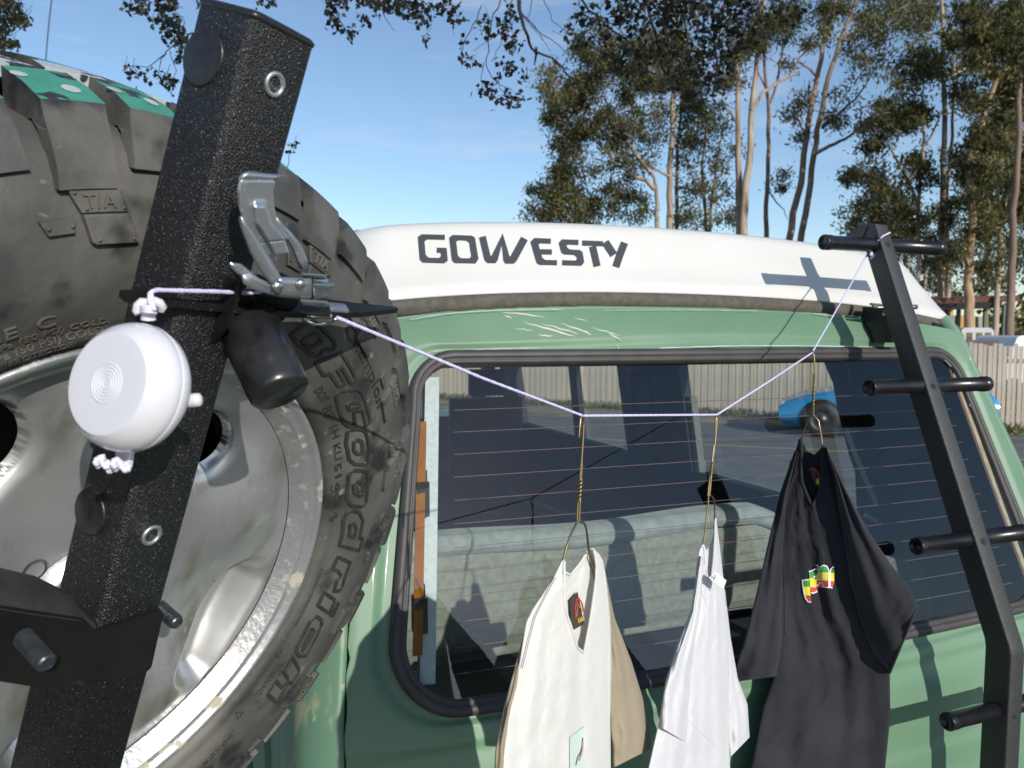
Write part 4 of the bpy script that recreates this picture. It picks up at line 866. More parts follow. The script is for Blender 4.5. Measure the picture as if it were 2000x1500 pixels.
b = MB(); p_, r_ = rope(SAG, .00145); b.tube(p_, r_, 8); b.build('cord', [CORD], line)
b = MB(); zk = PB_[2]; ring = [PB_, spp(zk + .008, -.02, .75), spp(zk + .026, -.02, .1), spp(zk + .036, .25, -.04), spp(zk + .045, .9, -.05), spp(zk + .044, 1.05, .2), spp(zk + .02, 1.05, .9), spp(zk, .6, 1.04), spp(zk - .004, .1, 1.04), PB_]
p_, r_ = rope(ring, .0016); b.tube(p_, r_, 8); b.build('cord_tie', [CORDW], line)
def knot(c, s, axis, name, par, seed=0):
    rg = np.random.default_rng(seed); m_ = MB(); t = np.linspace(0, 2 * PI, 60); a1 = unit(axis); a2 = unit(np.cross(a1, [.3, .5, .8])); a3 = np.cross(a1, a2)
    P_ = [c + s * (a1 * (sin(q) + .55 * sin(2 * q + .4)) * .8 + a2 * (cos(q) - .6 * cos(2 * q)) * .62 + a3 * sin(3 * q) * .45) for q in t]
    m_.tube(P_, [s * .42 * (1 + .12 * sin(i * 1.9)) for i in range(60)], 8); return m_.build(name, [CORDW], par)
knot(PB_ + np.array([.006, -.014, -.004]), .0068, [1, 0, -.5], 'knot', line, 2)
b = MB(); b.tube([PB_ + np.array([.008, -.016, -.006]), PB_ + np.array([.016, -.024, -.008]), PB_ + np.array([.024, -.030, -.016])], [.002, .0024, .0028], 8); b.build('cord_tail', [CORDW], line)
b = MB(); c = PA_ + np.array([-.014, .006, .0]); b.tube([c + np.array([.012 * cos(t), .006 * sin(t), -.003 + .002 * cos(2 * t)]) for t in np.linspace(0, 5.2, 20)], .0009, 8); b.tube([PA_ + [-.004, 0, .001], PA_ + [-.024, .012, .002]], .0014, 8); b.build('snap_ring', [STEEL], line)
# ---------------------------------------------------------------- white reel
reel = thing('clothesline_reel', 'round white plastic clothesline reel hooked to the tyre carrier post', 'clothesline reel', at(262, 880, .44))
RC_ = at(258, 757, .437); RT = unit(CAM - RC_); RL_ = unit(np.cross(RT, [0, 0, 1.])); RU_ = np.cross(RL_, RT); RU_ = RU_ if RU_[2] > 0 else -RU_; RL_ = RL_ if RL_[0] < 0 else -RL_; RA = unit(.66 * RT + .75 * (.97 * RL_ + .22 * RU_))
prof = [(0, -.0205), (.012, -.0203), (.022, -.0185), (.030, -.0140), (.0352, -.0075), (.0372, -.0012), (.0370, -.0006), (.0366, -.0002), (.0370, .0002), (.0373, .0008), (.0368, .0050), (.0350, .0100), (.0322, .0142), (.0295, .0166), (.0290, .0170), (.02885, .01712), (.0287, .0172), (.0280, .01725), (.020, .01725), (.0122, .01725), (.0118, .01725)]
for k in range(5):
    r0 = .0115 - k * .0019; prof += [(r0 - .0002, .0174), (r0 - .0006, .0178), (r0 - .0010, .0174), (r0 - .0013, .01725), (r0 - .0017, .01725)]
prof += [(.0008, .01725), (0, .01725)]
b = MB(); b.lathe(RC_, RA, prof, 96); b.build('housing', [WHITEPL], reel)
RX = unit(np.cross(RA, [0, 0, 1.])); RY = np.cross(RX, RA); RY = RY if RY[2] > 0 else -RY
def pr_(x, y, D): return at(x, y, D)
b = MB(); b.tube([pr_(290, 624, .445), pr_(289, 600, .443), pr_(286, 590, .441), pr_(278, 590, .440), pr_(270, 597, .440), pr_(267, 608, .441), pr_(270, 614, .441)], [.0042, .0034, .0030, .0028, .0028, .0026, .0018], 14); b.tube([pr_(287, 592, .443), pr_(300, 588, .445), pr_(311, 592, .447), pr_(317, 600, .449), pr_(314, 607, .45)], [.003, .0029, .0029, .0027, .002], 14); b.build('hook', [WHITEPL], reel)
m_ = MB()
for k in range(3):
    c = pr_(288 + k, 604 + 5 * k, .441); m_.tube([c + RX * .0045 * cos(t) + np.array([0, 1, 0]) * .0045 * sin(t) + RY * .0003 * t for t in np.linspace(0, 2 * PI, 20)], .0011, 7)
m_.tube([pr_(292, 575, .438), pr_(292, 590, .4365), pr_(299, 605, .437)], .0012, 7); m_.tube([pr_(296, 574, .438), pr_(297, 590, .4365), pr_(303, 606, .437)], .0012, 7); m_.build('wound_cord', [CORDW], reel)
b = MB(); b.lathe(pr_(386, 781, .452), unit(at(400, 779, .452) - at(380, 781, .452)), [(.004, -.006), (.0042, -.001), (.0038, .0014), (.0022, .0024), (0, .0026)], 20); b.build('side_nub', [WHITEPL], reel)
b = MB(); b.bbox(pr_(243, 893, .447), RX, RA, RY, .0058, .0020, .0052, .001); b.build('bottom_lug', [WHITEPL], reel)
knot(pr_(234, 909, .437), .0042, RX, 'knot', reel, 3); knot(pr_(198, 905, .437), .0036, RX, 'knot', reel, 4); knot(pr_(218, 912, .439), .0026, RY, 'knot', reel, 5)
b = MB(); b.tube([pr_(200, 899, .437), pr_(199, 893, .437), pr_(198, 888, .437)], [.0024, .0019, .0021], 8); b.build('cord_end', [CORDW], reel)
# ---------------------------------------------------------------- hangers and shirts
def nrm2(e): n = np.array([e[1], -e[0], 0.]); return n if n @ (CAM - H2) > 0 else -n
from mathutils import noise as mnoise
def fbm(x, y, z): return mnoise.fractal(Vector((x, y, z)), .9, 2.1, 3)
class Shirt:
    def __init__(s, H, e, L, Rr, ytf, ytb, ybot, depth, fold, seed):
        s.P0 = H; s.e = unit([e[0], e[1], 0]); s.n = nrm2(s.e); s.L, s.R = L, Rr; s.ytf, s.ytb = ytf, ytb; s.ybot = ybot; s.dp, s.fo, s.seed = depth, fold, seed
    tab = None
    def rest_on_van(s, x0, x1, y0, y1, gap):
        """distance along each sight line at which the cloth would touch the tailgate"""
        s.gx = np.arange(x0, x1 + 1, 20.); s.gy = np.arange(y0, y1 + 1, 20.); s.tab = np.array([[np.linalg.norm(hitS(x, y, gap) - CAM) / np.linalg.norm(ray(x, y)) for x in s.gx] for y in s.gy])
    def pl(s, x, y, o=0.0):
        if s.tab is None: return onplane(x, y, s.P0 + s.n * o, s.n)
        d = ray(x, y); dn = d @ s.n; t0 = ((s.P0 - CAM) @ s.n) / dn
        fx = min(max((x - s.gx[0]) / 20, 0), len(s.gx) - 1.001); fy = min(max((y - s.gy[0]) / 20, 0), len(s.gy) - 1.001); i, j = int(fx), int(fy); a, b_ = fx - i, fy - j
        ts = (s.tab[j, i] * (1 - a) + s.tab[j, i + 1] * a) * (1 - b_) + (s.tab[j + 1, i] * (1 - a) + s.tab[j + 1, i + 1] * a) * b_
        k = .05; h = max(k - abs(t0 - ts), 0) / k; t = min(t0, ts) - h * h * k * .25
        return CAM + d * (t + o / dn)
    def off(s, f, y, side):
        g = smooth01((y - s.ytf[1][0]) / 500 + .1)
        edge = math.sqrt(max(0, sin(PI * min(max(f, 0), 1))))
        q = f * 3.1 + s.seed + .35 * sin(y * .006 + s.seed)
        fd = (sin(2 * PI * q) * .30 + .25 * sin(2 * PI * q * 1.7 + 1.3) + 1.5 * fbm(f * 1.9 + s.seed * 3, y * .004, side)) * s.fo * (.35 + .9 * g) + .42 * s.fo * fbm(f * 6 + 4 + y * .006, y * .022, s.seed) + .22 * s.fo * fbm(f * 14 - y * .01, y * .05, s.seed + 3)
        return side * s.dp * edge * (.55 + .45 * g) + fd * min(1, edge * 1.3)
    def pt(s, f, y, side, lift=0.0):
        x = np.interp(y, *s.L) * (1 - f) + np.interp(y, *s.R) * f
        return s.pl(x, y, s.off(f, y, side) + lift)
    def px(s, x, y, lift=.0012):
        a, b_ = np.interp(y, *s.L), np.interp(y, *s.R); return s.pt((x - a) / (b_ - a), y, 1, lift)
    def sheet(s, mb, side, ns=110, nt=130):
        yt = s.ytf if side > 0 else s.ytb; rows = []
        for j in range(nt):
            t = (j / (nt - 1)) ** 1.05; rows.append([s.pt(f, float(np.interp(f, *yt)) * (1 - t) + s.ybot * t, side) for f in np.linspace(0, 1, ns)])
        mb.grid(rows)
    def sleeve(s, mb, rows_px, back=0.0, dp=.012, seed=0, ns=40, nt=44):
        """tapered fabric tube: rows of (left, right) points from shoulder to cuff"""
        A = np.array([r_[0] for r_ in rows_px], float); B = np.array([r_[1] for r_ in rows_px], float); k = np.linspace(0, 1, len(A)); out = []
        for j in range(nt):
            t = j / (nt - 1); a = np.array([np.interp(t, k, A[:, 0]), np.interp(t, k, A[:, 1])]); c = np.array([np.interp(t, k, B[:, 0]), np.interp(t, k, B[:, 1])]); row = []
            for i in range(ns):
                th = 2 * PI * i / ns; f = .5 - .5 * cos(th); x, y = a + (c - a) * f
                o = sin(th) * dp * (.6 + .6 * t) + (.55 * sin(2 * PI * (f * 2.2 + .3 * t) + seed) + 1.1 * fbm(f * 3 + seed, t * 4, 2.)) * s.fo * 1.1 + .3 * s.fo * fbm(f * 7 + seed, t * 11, 5.)
                row.append(s.pl(x, y, -back + o * 1.0))
            out.append(row)
        mb.grid(out, wrap=True)
        return out[-1]
def rim_tube(mb, pts, r): mb.tube(pts, r, 6, caps=False)
def patch(fn, quad, name, mat, par, n=6, th=.0004, tdir=None):
    m_ = MB(); q = np.array(quad, float); rows = []
    for j in range(n + 1):
        v_ = j / n; rows.append([fn(*((q[0] * (1 - u_) + q[1] * u_) * (1 - v_) + (q[3] * (1 - u_) + q[2] * u_) * v_)) for u_ in np.linspace(0, 1, n + 1)])
    m_.grid(rows); return m_.build(name, [mat], par)
def curve_on(fn, pts, wpx, name, mat, par, closed=False, lift=None):
    m_ = MB(); stroke(m_, pts, lambda d: wpx, lambda x, y: fn(x, y), closed=closed); return m_.build(name, [mat], par)
YEL = flat('label_yellow', (.75, .55, .06)); RED = flat('label_red', (.42, .04, .03)); LBROWN = M('label_brown', (.07, .045, .035), (.045, .03, .025), 300, rough=.8); ORG = flat('label_orange', (.66, .30, .12))
# cream shirt
S1 = Shirt(H1, (.55, .83), ([1060, 1093, 1130, 1190, 1215, 1300, 1340, 1400, 1500, 1600], [1100, 1098, 1080, 1040, 1028, 1013, 1008, 990, 975, 965]), ([1060, 1078, 1095, 1130, 1215, 1290, 1400, 1500, 1600], [1161, 1168, 1178, 1184, 1193, 1194, 1192, 1193, 1196]),
           ([0, .06, .14, .30, .52, .62, .70, .76, .84, .9, 1], [1096, 1092, 1108, 1150, 1215, 1262, 1272, 1200, 1088, 1070, 1082]), ([0, .06, .16, .30, .5, .7, .84, .9, 1], [1096, 1092, 1114, 1120, 1090, 1076, 1072, 1070, 1082]), 1640, .010, .0020, .3)
t1 = thing('t_shirt', 'cream t-shirt with a dark brown neck label, hanging leftmost on the line', 't-shirt', H1 - [0, 0, .7], 't-shirts on wire hangers')
m_ = MB(); S1.sheet(m_, 1); m_.build('front_panel', [CREAMC], t1); m_ = MB(); S1.sheet(m_, -1); m_.build('back_panel', [CREAMC], t1)
m_ = MB(); S1.sleeve(m_, [((1150, 1100), (1178, 1096)), ((1178, 1200), (1200, 1205)), ((1186, 1290), (1233, 1290)), ((1190, 1370), (1256, 1365)), ((1192, 1430), (1268, 1420)), ((1197, 1500), (1272, 1462))], .010, .012, 1.0); m_.build('sleeve', [SLEEVETAN], t1)
m_ = MB(); S1.sleeve(m_, [((1082, 1128), (1100, 1130)), ((1030, 1215), (1058, 1230)), ((1006, 1300), (1030, 1310)), ((984, 1380), (1012, 1390)), ((968, 1460), (1004, 1470)), ((962, 1560), (1000, 1570))], .006, .008, 2.0); m_.build('sleeve', [SLEEVETAN], t1)
def collar(S, t, side, mat, r=.0016, f0=.05, f1=.9):
    m_ = MB(); yt = S.ytf if side > 0 else S.ytb; m_.tube([S.pt(f, float(np.interp(f, *yt)) + 3, side, .0004) for f in np.linspace(f0, f1, 50)], r, 6); m_.build('collar', [mat], t)
collar(S1, t1, 1, CREAMC); collar(S1, t1, -1, CREAMC)
def seam_line(S, t, pts, mat, r=.0007, lift=.0002):
    m_ = MB(); q = np.array(pts, float); d = np.linspace(0, 1, 40); k = np.linspace(0, 1, len(q)); m_.tube([S.px(float(np.interp(u_, k, q[:, 0])), float(np.interp(u_, k, q[:, 1])), lift) for u_ in d], r, 5); m_.build('seam', [mat], t)
THREAD = flat('dark_thread', (.16, .14, .12))
for dx in (0, 3.2): seam_line(S1, t1, [(1094 - 12 + dx, 1128), (1062 + dx, 1165), (1042 + dx, 1205), (1030 + dx, 1250), (1017 + dx, 1305)], THREAD, .00035)
seam_line(S1, t1, [(1180, 1112), (1186, 1180), (1189, 1250), (1188, 1330), (1189, 1400)], CREAMC)
def back1(x, y): return S1.pt((x - np.interp(y, *S1.L)) / (np.interp(y, *S1.R) - np.interp(y, *S1.L)), y, -1, .004)
lab = patch(back1, [(1113, 1172), (1128, 1155), (1141, 1219), (1117, 1232)], 'neck_label', LBROWN, t1)
def back1u(x, y): return back1(x, y) + S1.n * .0006
curve_on(back1u, [(1124, 1208), (1123, 1185), (1126, 1170), (1130, 1169), (1136, 1180), (1139, 1195)], 1.6, 'label_arch', RED, lab); curve_on(lambda x, y: back1u(x, y) + S1.n * .0004, [(1125, 1204), (1127, 1178), (1131, 1187), (1133, 1185), (1137, 1198)], .5, 'label_peak', ORG, lab)
for k, (x, y) in enumerate(((1129.5, 1211), (1133, 1209.5), (1136, 1208), (1139, 1206))): curve_on(back1u, [(x - 1, y - 4), (x - .6, y + 5), (x + 1.2, y + 4), (x + .8, y - 1), (x - .5, y)], .45, 'label_letter', YEL, lab)
pa = patch(lambda x, y: S1.px(x, y, .0012), [(1113, 1440), (1141, 1419), (1141, 1560), (1113, 1580)], 'chest_print', flat('print_mint', (.55, .66, .60)), t1, 14)
curve_on(lambda x, y: S1.px(x, y, .0018), [(1138.5, 1441), (1137, 1458), (1134, 1470), (1128, 1480), (1125, 1494)], .9, 'print_line', flat('print_dark', (.09, .07, .08)), pa); curve_on(lambda x, y: S1.px(x, y, .0022), [(1139, 1450), (1138, 1466), (1135, 1477), (1131, 1486)], 1.6, 'print_fill', flat('print_pink', (.48, .30, .40)), pa)
# white shirt
S2 = Shirt(H2, (.6, .8), ([1005, 1062, 1100, 1180, 1250, 1330, 1400, 1500, 1600], [1389, 1369, 1361, 1354, 1326, 1300, 1289, 1266, 1250]), ([1005, 1060, 1130, 1200, 1300, 1400, 1500, 1600], [1398, 1405, 1413, 1419, 1424, 1423, 1426, 1430]),
           ([0, .15, .3, .5, .68, .8, .9, 1], [1068, 1062, 1085, 1150, 1090, 1018, 1010, 1016]), ([0, .15, .35, .55, .8, .9, 1], [1068, 1062, 1075, 1060, 1014, 1010, 1016]), 1640, .008, .0018, 1.7)
t2 = thing('t_shirt', 'plain white t-shirt seen edge-on with its care tag sticking out', 't-shirt', H2 - [0, 0, .75], 't-shirts on wire hangers')
m_ = MB(); S2.sheet(m_, 1); m_.build('front_panel', [WHITEC], t2); m_ = MB(); S2.sheet(m_, -1); m_.build('back_panel', [WHITEC], t2)
m_ = MB(); S2.sleeve(m_, [((1408, 1150), (1416, 1152)), ((1412, 1240), (1427, 1245)), ((1416, 1330), (1441, 1325)), ((1419, 1400), (1460, 1375)), ((1425, 1480), (1464, 1440))], .012, .010, .5); m_.build('sleeve', [WHITEC], t2)
m_ = MB(); S2.sleeve(m_, [((1366, 1085), (1376, 1090)), ((1350, 1190), (1366, 1200)), ((1318, 1280), (1350, 1300)), ((1297, 1350), (1345, 1390)), ((1290, 1420), (1340, 1450))], -.006, .006, 3.5); m_.build('sleeve', [WHITEC], t2)
collar(S2, t2, 1, WHITEC)
seam_line(S2, t2, [(1300, 1364), (1325, 1390), (1350, 1412), (1380, 1440), (1402, 1462)], WHITEC, .0005)
seam_line(S2, t2, [(1372, 1085), (1362, 1120), (1372, 1160), (1384, 1190)], WHITEC, .0005)
tg = patch(lambda x, y: S2.pl(x, y, .022 + (x - 1385) * .0002), [(1384, 1128), (1399, 1118), (1419, 1134), (1413, 1149)], 'care_tag', flat('tag_white', (.8, .8, .82)), t2)
for x, y in ((1390, 1127), (1394, 1130), (1396, 1125)): curve_on(lambda a, c: S2.pl(a, c, .0226 + (a - 1385) * .0002), [(x - 1.5, y - 2), (x + 1.5, y - 1), (x + 1, y + 3), (x - 1, y + 2)], .5, 'tag_print', flat('tag_blue', (.08, .10, .28)), tg)
# black shirt
S3 = Shirt(H3, (.8, -.6), ([850, 870, 940, 1000, 1100, 1250, 1330, 1380, 1500, 1640], [1561, 1557, 1532, 1522, 1515, 1518, 1508, 1490, 1466, 1440]), ([850, 868, 900, 980, 1080, 1200, 1300, 1400, 1500, 1640], [1608, 1613, 1620, 1641, 1666, 1694, 1738, 1739, 1729, 1716]),
           ([0, .10, .24, .34, .52, .66, .78, .84, .9, 1], [862, 854, 890, 935, 985, 962, 915, 880, 867, 874]), ([0, .10, .35, .6, .82, .9, 1], [862, 854, 880, 888, 874, 867, 874]), 1640, .022, .0050, 2.2)
S3.rest_on_van(1400, 1840, 840, 1680, .045)
t3 = thing('t_shirt', 'black t-shirt with green, yellow and red striped lettering, beside the ladder', 't-shirt', H3 - [0, 0, .9], 't-shirts on wire hangers')
m_ = MB(); S3.sheet(m_, 1); m_.build('front_panel', [BLACKC], t3); m_ = MB(); S3.sheet(m_, -1); m_.build('back_panel', [BLACKC], t3)
m_ = MB(); cuff0 = S3.sleeve(m_, [((1552, 880), (1562, 885)), ((1524, 960), (1540, 975)), ((1500, 1060), (1530, 1065)), ((1476, 1165), (1530, 1160)), ((1452, 1255), (1528, 1246)), ((1438, 1300), (1522, 1300)), ((1434, 1330), (1518, 1318))], -.004, .020, .7); m_.build('sleeve', [BLACKC], t3)
m_ = MB(); cuff = S3.sleeve(m_, [((1614, 872), (1618, 885)), ((1632, 950), (1652, 955)), ((1646, 1040), (1698, 1040)), ((1660, 1130), (1742, 1105)), ((1680, 1215), (1770, 1140)), ((1706, 1275), (1784, 1165)), ((1738, 1314), (1792, 1184))], -.016, .026, 1.9); m_.build('sleeve', [BLACKC], t3)
collar(S3, t3, 1, BLACKC, .0026)
seam_line(S3, t3, [(1545, 900), (1530, 960), (1528, 1060), (1532, 1160), (1533, 1240)], BLACKC, .0013)
seam_line(S3, t3, [(1624, 910), (1642, 1000), (1656, 1090), (1668, 1180), (1682, 1240)], BLACKC, .0013)
m_ = MB(); m_.tube(cuff0 + [cuff0[0]], .0020, 6); m_.build('cuff_hem', [BLACKC], t3)
m_ = MB(); m_.tube(cuff + [cuff[0]], .0022, 6); m_.build('cuff_hem', [BLACKC], t3)
def back3(x, y): return S3.pt((x - np.interp(y, *S3.L)) / (np.interp(y, *S3.R) - np.interp(y, *S3.L)), y, -1, .010)
lab = patch(back3, [(1578, 914), (1590, 912), (1602, 948), (1593, 950)], 'neck_label', LBROWN, t3)
curve_on(lambda x, y: back3(x, y) + S3.n * .0008, [(1584, 915), (1591, 916), (1598, 924), (1601, 938)], 1.6, 'label_arch', RED, lab); patch(lambda x, y: back3(x, y) + S3.n * .0012, [(1594, 935), (1600, 935), (1600, 947), (1595, 945)], 'label_text', YEL, lab)
PG, PY, PR, PW = flat('print_green', (.05, .30, .07)), flat('print_yellow', (.80, .68, .04)), flat('print_red', (.62, .06, .05)), flat('print_white', (.8, .8, .8))
def f3(l): return lambda x, y: S3.px(x, y, l)
def banded(polyL, polyR, ys, name, lift, name_lab):
    """a stroke of lettering between two side lines, cut into green, yellow and red bands at heights ys"""
    m_ = MB(); y0 = min(p[1] for p in polyL); y1 = max(p[1] for p in polyL); cuts = [y0, ys[0], ys[1], y1]
    fl = lambda P_, y: float(np.interp(y, [p[1] for p in P_], [p[0] for p in P_]))
    for mi in range(3):
        yy = np.linspace(cuts[mi], cuts[mi + 1], 6); m_.grid([[S3.px(fl(polyL, y) * (1 - s_) + fl(polyR, y) * s_, y, lift) for s_ in (0, .34, .67, 1)] for y in yy], mi=mi)
    return m_.build(name, [PG, PY, PR], t3, label=name_lab)
LP = [((1567, 1134), (1580, 1133)), ((1570, 1160), (1583, 1155)), ((1572, 1168), (1584, 1176)), ((1580, 1176), (1585, 1177))]
banded([p[0] for p in LP], [p[1] for p in LP], (1146, 1163), 'print_letter', .0020, 'striped letter J of the chest lettering')
banded([(1580, 1117), (1581, 1132), (1583, 1150), (1587, 1158)], [(1596, 1110), (1597, 1132), (1597, 1150), (1596, 1155)], (1129, 1147), 'print_letter', .0026, 'striped letter E of the chest lettering')
banded([(1606, 1105), (1600, 1110), (1597, 1125), (1595, 1140), (1594, 1147)], [(1612, 1105), (1617, 1110), (1618.5, 1125), (1618.5, 1140), (1618.5, 1147)], (1118, 1134), 'print_letter', .0032, 'striped letter A of the chest lettering')
banded([(1623, 1112), (1621.5, 1125), (1621.5, 1140), (1622, 1147)], [(1629, 1107), (1629.5, 1125), (1629, 1140), (1626, 1147)], (1119, 1135), 'print_letter', .0026, 'striped folded-over letter at the right of the chest lettering')
for pts, l in (([(1580, 1132), (1567, 1133.5), (1570, 1156), (1573, 1168), (1578, 1175), (1584, 1176.5)], .0026), ([(1580, 1116.5), (1588, 1114), (1594, 1110.5)], .0034), ([(1593, 1104), (1597.5, 1104.5), (1597, 1115)], .0034), ([(1588, 1128), (1595, 1124.5)], .0034), ([(1589, 1146), (1596, 1142)], .0034), ([(1584, 1157), (1588, 1159), (1596.5, 1155)], .0034),
               ([(1596, 1146), (1600, 1138.5), (1606, 1138.5), (1607.5, 1146.5), (1619, 1147.5), (1619, 1114), (1615, 1106), (1609, 1104), (1602, 1107), (1598.5, 1118), (1596, 1128)], .0040), ([(1606, 1125), (1604, 1129), (1609, 1129), (1608.5, 1120)], .0040), ([(1628.5, 1107), (1623, 1111), (1621, 1120), (1621.3, 1147), (1626, 1148.5)], .0034)):
    curve_on(f3(l), pts, 1.05, 'print_outline', PW, t3)
# wire hangers
def hanger(S, H, hook, neck, tw, legs, label, r=.00125):
    t = thing('wire_hanger', label, 'hanger', H - [0, 0, .12], 'brass-coloured wire hangers on the line')
    m_ = MB(); P_ = [S.pl(x, y) for x, y in hook]; m_.tube(P_, r, 8)
    y0, y1 = tw; nk = [S.pl(x, y) for x, y in neck]
    ys = np.array([p[1] for p in neck]); zs_ = [q[2] for q in nk]
    for ph in (0, PI):
        Q = []
        for y in np.linspace(ys[0], ys[-1], 60):
            x = float(np.interp(y, ys, [p[0] for p in neck])); c = S.pl(x, y); a = (y - y0) / (y1 - y0); rr = 1.15 * r * (1 if 0 <= a <= 1 else .85)
            th = ph + 2 * PI * 2.6 * max(0, min(1, a)); Q.append(c + S.e * rr * cos(th) + S.n * rr * sin(th))
        m_.tube(Q, r, 7)
    m_.build('hook', [BRASS], t)
    for lg in legs:
        m_ = MB(); m_.tube([S.pl(x, y) for x, y in lg], r, 8); m_.build('arm', [BRASS], t)
hanger(S1, H1, [(1131, 854), (1132, 835), (1134, 817), (1137, 810), (1140, 813), (1140, 830), (1138, 870), (1136, 900), (1133, 932)], [(1136, 905), (1134, 938), (1131, 975), (1130, 1000), (1129, 1018)], (938, 978),
       [[(1129, 1016), (1122, 1030), (1114, 1046), (1106, 1070), (1100, 1092), (1085, 1125), (1060, 1165)], [(1129, 1014), (1134, 1019), (1141, 1022), (1145, 1032), (1148, 1055), (1150, 1078), (1156, 1098), (1166, 1130)]], 'brass-coloured wire hanger holding the cream t-shirt')
hanger(S2, H2, [(1397, 845), (1398, 822), (1399, 811), (1401, 809), (1401, 815), (1399, 840), (1396, 870), (1392, 902)], [(1395, 870), (1391, 905), (1388, 930), (1386, 950), (1384, 968)], (903, 930),
       [[(1384, 966), (1383, 985), (1379, 1020), (1374, 1064)], [(1385, 966), (1390, 969), (1395, 976), (1396, 995), (1396, 1015), (1398, 1040)]], 'brass-coloured wire hanger holding the white t-shirt')
hanger(S3, H3, [(1578, 699), (1580, 690), (1583, 684), (1587, 685), (1590, 695), (1591, 720), (1590, 745), (1589, 756)], [(1590, 730), (1589, 757), (1588, 790), (1588, 812)], (752, 790),
       [[(1588, 810), (1580, 820), (1574, 832), (1568, 850), (1564, 862), (1550, 890)], [(1588, 808), (1592, 814), (1599, 822), (1602, 840), (1606, 866), (1614, 890)]], 'brass-coloured wire hanger holding the black t-shirt')
# ---------------------------------------------------------------- ground, road, fence, car, yard
def G2(px, py): d = ray(px, py); return CAM + d * (-1.85 / d[2])
ASPH = M('asphalt', (.115, .113, .108), (.16, .155, .145), 3, rough=.9, bump=.4, bscale=60, bdist=.01, layers=(((.07, .07, .07), .5, .55, .7, (1, 4, 1)), ((.2, .19, .17), 14, .6, .7)))
DIRT = M('verge_dirt', (.20, .17, .12), (.30, .26, .19), 2, rough=.95, bump=.6, bscale=20, bdist=.02, layers=(((.12, .14, .06), 1.2, .5, .62),))
GRND = M('gravel_ground', (.16, .15, .13), (.22, .21, .18), 4, rough=.95, bump=.6, bscale=30, bdist=.02)
YPAINT = M('road_yellow', (.50, .36, .08), (.30, .24, .12), 9, rough=.8)
b = MB(); b.add([(-600, -600, 0), (600, -600, 0), (600, 900, 0), (-600, 900, 0)], [(0, 1, 2, 3)]); struct(b, 'ground', GRND)
RD = unit([.937, -.35, 0]); RN = np.array([-RD[1], RD[0], 0]); RO = np.array([1.38, 13.6, 0])
b = MB(); b.add([RO + RD * s_ + RN * n_ + [0, 0, .004] for s_, n_ in ((-90, -5.2), (90, -5.2), (90, 3.6), (-90, 3.6))], [(0, 1, 2, 3)]); struct(b, 'road', ASPH)
b = MB(); b.add([RO + RD * s_ + RN * n_ + [0, 0, .008] for s_, n_ in ((-90, -.06), (90, -.06), (90, .07), (-90, .07))], [(0, 1, 2, 3)]); struct(b, 'road_marking', YPAINT)
FD = unit([.835, -.55, 0]); FN = np.array([-FD[1], FD[0], 0]); FO = np.array([0, 21.3, 0])
b = MB(); b.add([RO + RD * -60 + RN * 3.5 + [0, 0, .006], RO + RD * 60 + RN * 3.3 + [0, 0, .006], FO + FD * 40 + FN * 3 + [0, 0, .006], FO - FD * 40 + FN * 3 + [0, 0, .006]], [(0, 1, 2, 3)]); struct(b, 'verge', DIRT)
# weeds along the fence
def leaf_cloud(name, C_, S_, length, width, mats, parent=None, droop=.5, par_org=None, kind='stuff', midx=None):
    """many leaf-sized quads: centres C_, per-leaf scale S_"""
    n = len(C_); rg = RNG; d = rg.normal(size=(n, 3)); d[:, 2] -= droop * 1.6; d /= np.linalg.norm(d, axis=1)[:, None]
    q = rg.normal(size=(n, 3)); w_ = np.cross(d, q); w_ /= np.linalg.norm(w_, axis=1)[:, None]
    L_ = (length * S_)[:, None]; W_ = (width * S_)[:, None]
    A = C_ - d * L_ * .5; B = C_ + w_ * W_ * .5 - d * L_ * .05; C2 = C_ + d * L_ * .5; D2 = C_ - w_ * W_ * .5 - d * L_ * .05
    vs = np.stack([A, B, C2, D2], 1).reshape(-1, 3)
    org = np.array([0, 0, 0.]) if parent is None else np.array(parent['_org'])
    me = bpy.data.meshes.new(name); me.vertices.add(4 * n); me.vertices.foreach_set('co', (vs - org).astype(np.float32).ravel()); me.loops.add(4 * n); me.loops.foreach_set('vertex_index', np.arange(4 * n, dtype=np.int32))
    me.polygons.add(n); me.polygons.foreach_set('loop_start', np.arange(0, 4 * n, 4, dtype=np.int32)); me.polygons.foreach_set('loop_total', np.full(n, 4, dtype=np.int32))
    for m in mats: me.materials.append(m)
    me.polygons.foreach_set('material_index', (RNG.integers(0, len(mats), n) if midx is None else midx).astype(np.int32)); me.update(calc_edges=True)
    o = bpy.data.objects.new(name, me); COL.objects.link(o); o.parent = parent
    if kind: o['kind'] = kind
    return o
def leafmat(name, c, tr=.25, rough=.55):
    m = M(name, c, tuple(x * .62 for x in c), .9, rough=rough, spec=.3); nt = m.node_tree; p = nt.nodes['Principled BSDF']; o = nt.nodes['Material Output']
    t = nt.nodes.new('ShaderNodeBsdfTranslucent'); t.inputs['Color'].default_value = (c[0] * 1.3, c[1] * 1.4, c[2] * .8, 1); x = nt.nodes.new('ShaderNodeMixShader'); x.inputs['Fac'].default_value = tr
    nt.links.new(p.outputs['BSDF'], x.inputs[1]); nt.links.new(t.outputs['BSDF'], x.inputs[2]); nt.links.new(x.outputs['Shader'], o.inputs['Surface']); return m
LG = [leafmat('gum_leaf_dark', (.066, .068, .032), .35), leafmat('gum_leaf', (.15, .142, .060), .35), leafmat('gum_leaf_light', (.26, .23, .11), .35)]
LD = [leafmat('shaded_leaf_dark', (.010, .013, .008), .08), leafmat('shaded_leaf', (.018, .022, .010), .12), leafmat('shaded_leaf_brown', (.026, .022, .014), .1)]  # near leaves coloured very dark for the shade they hang in
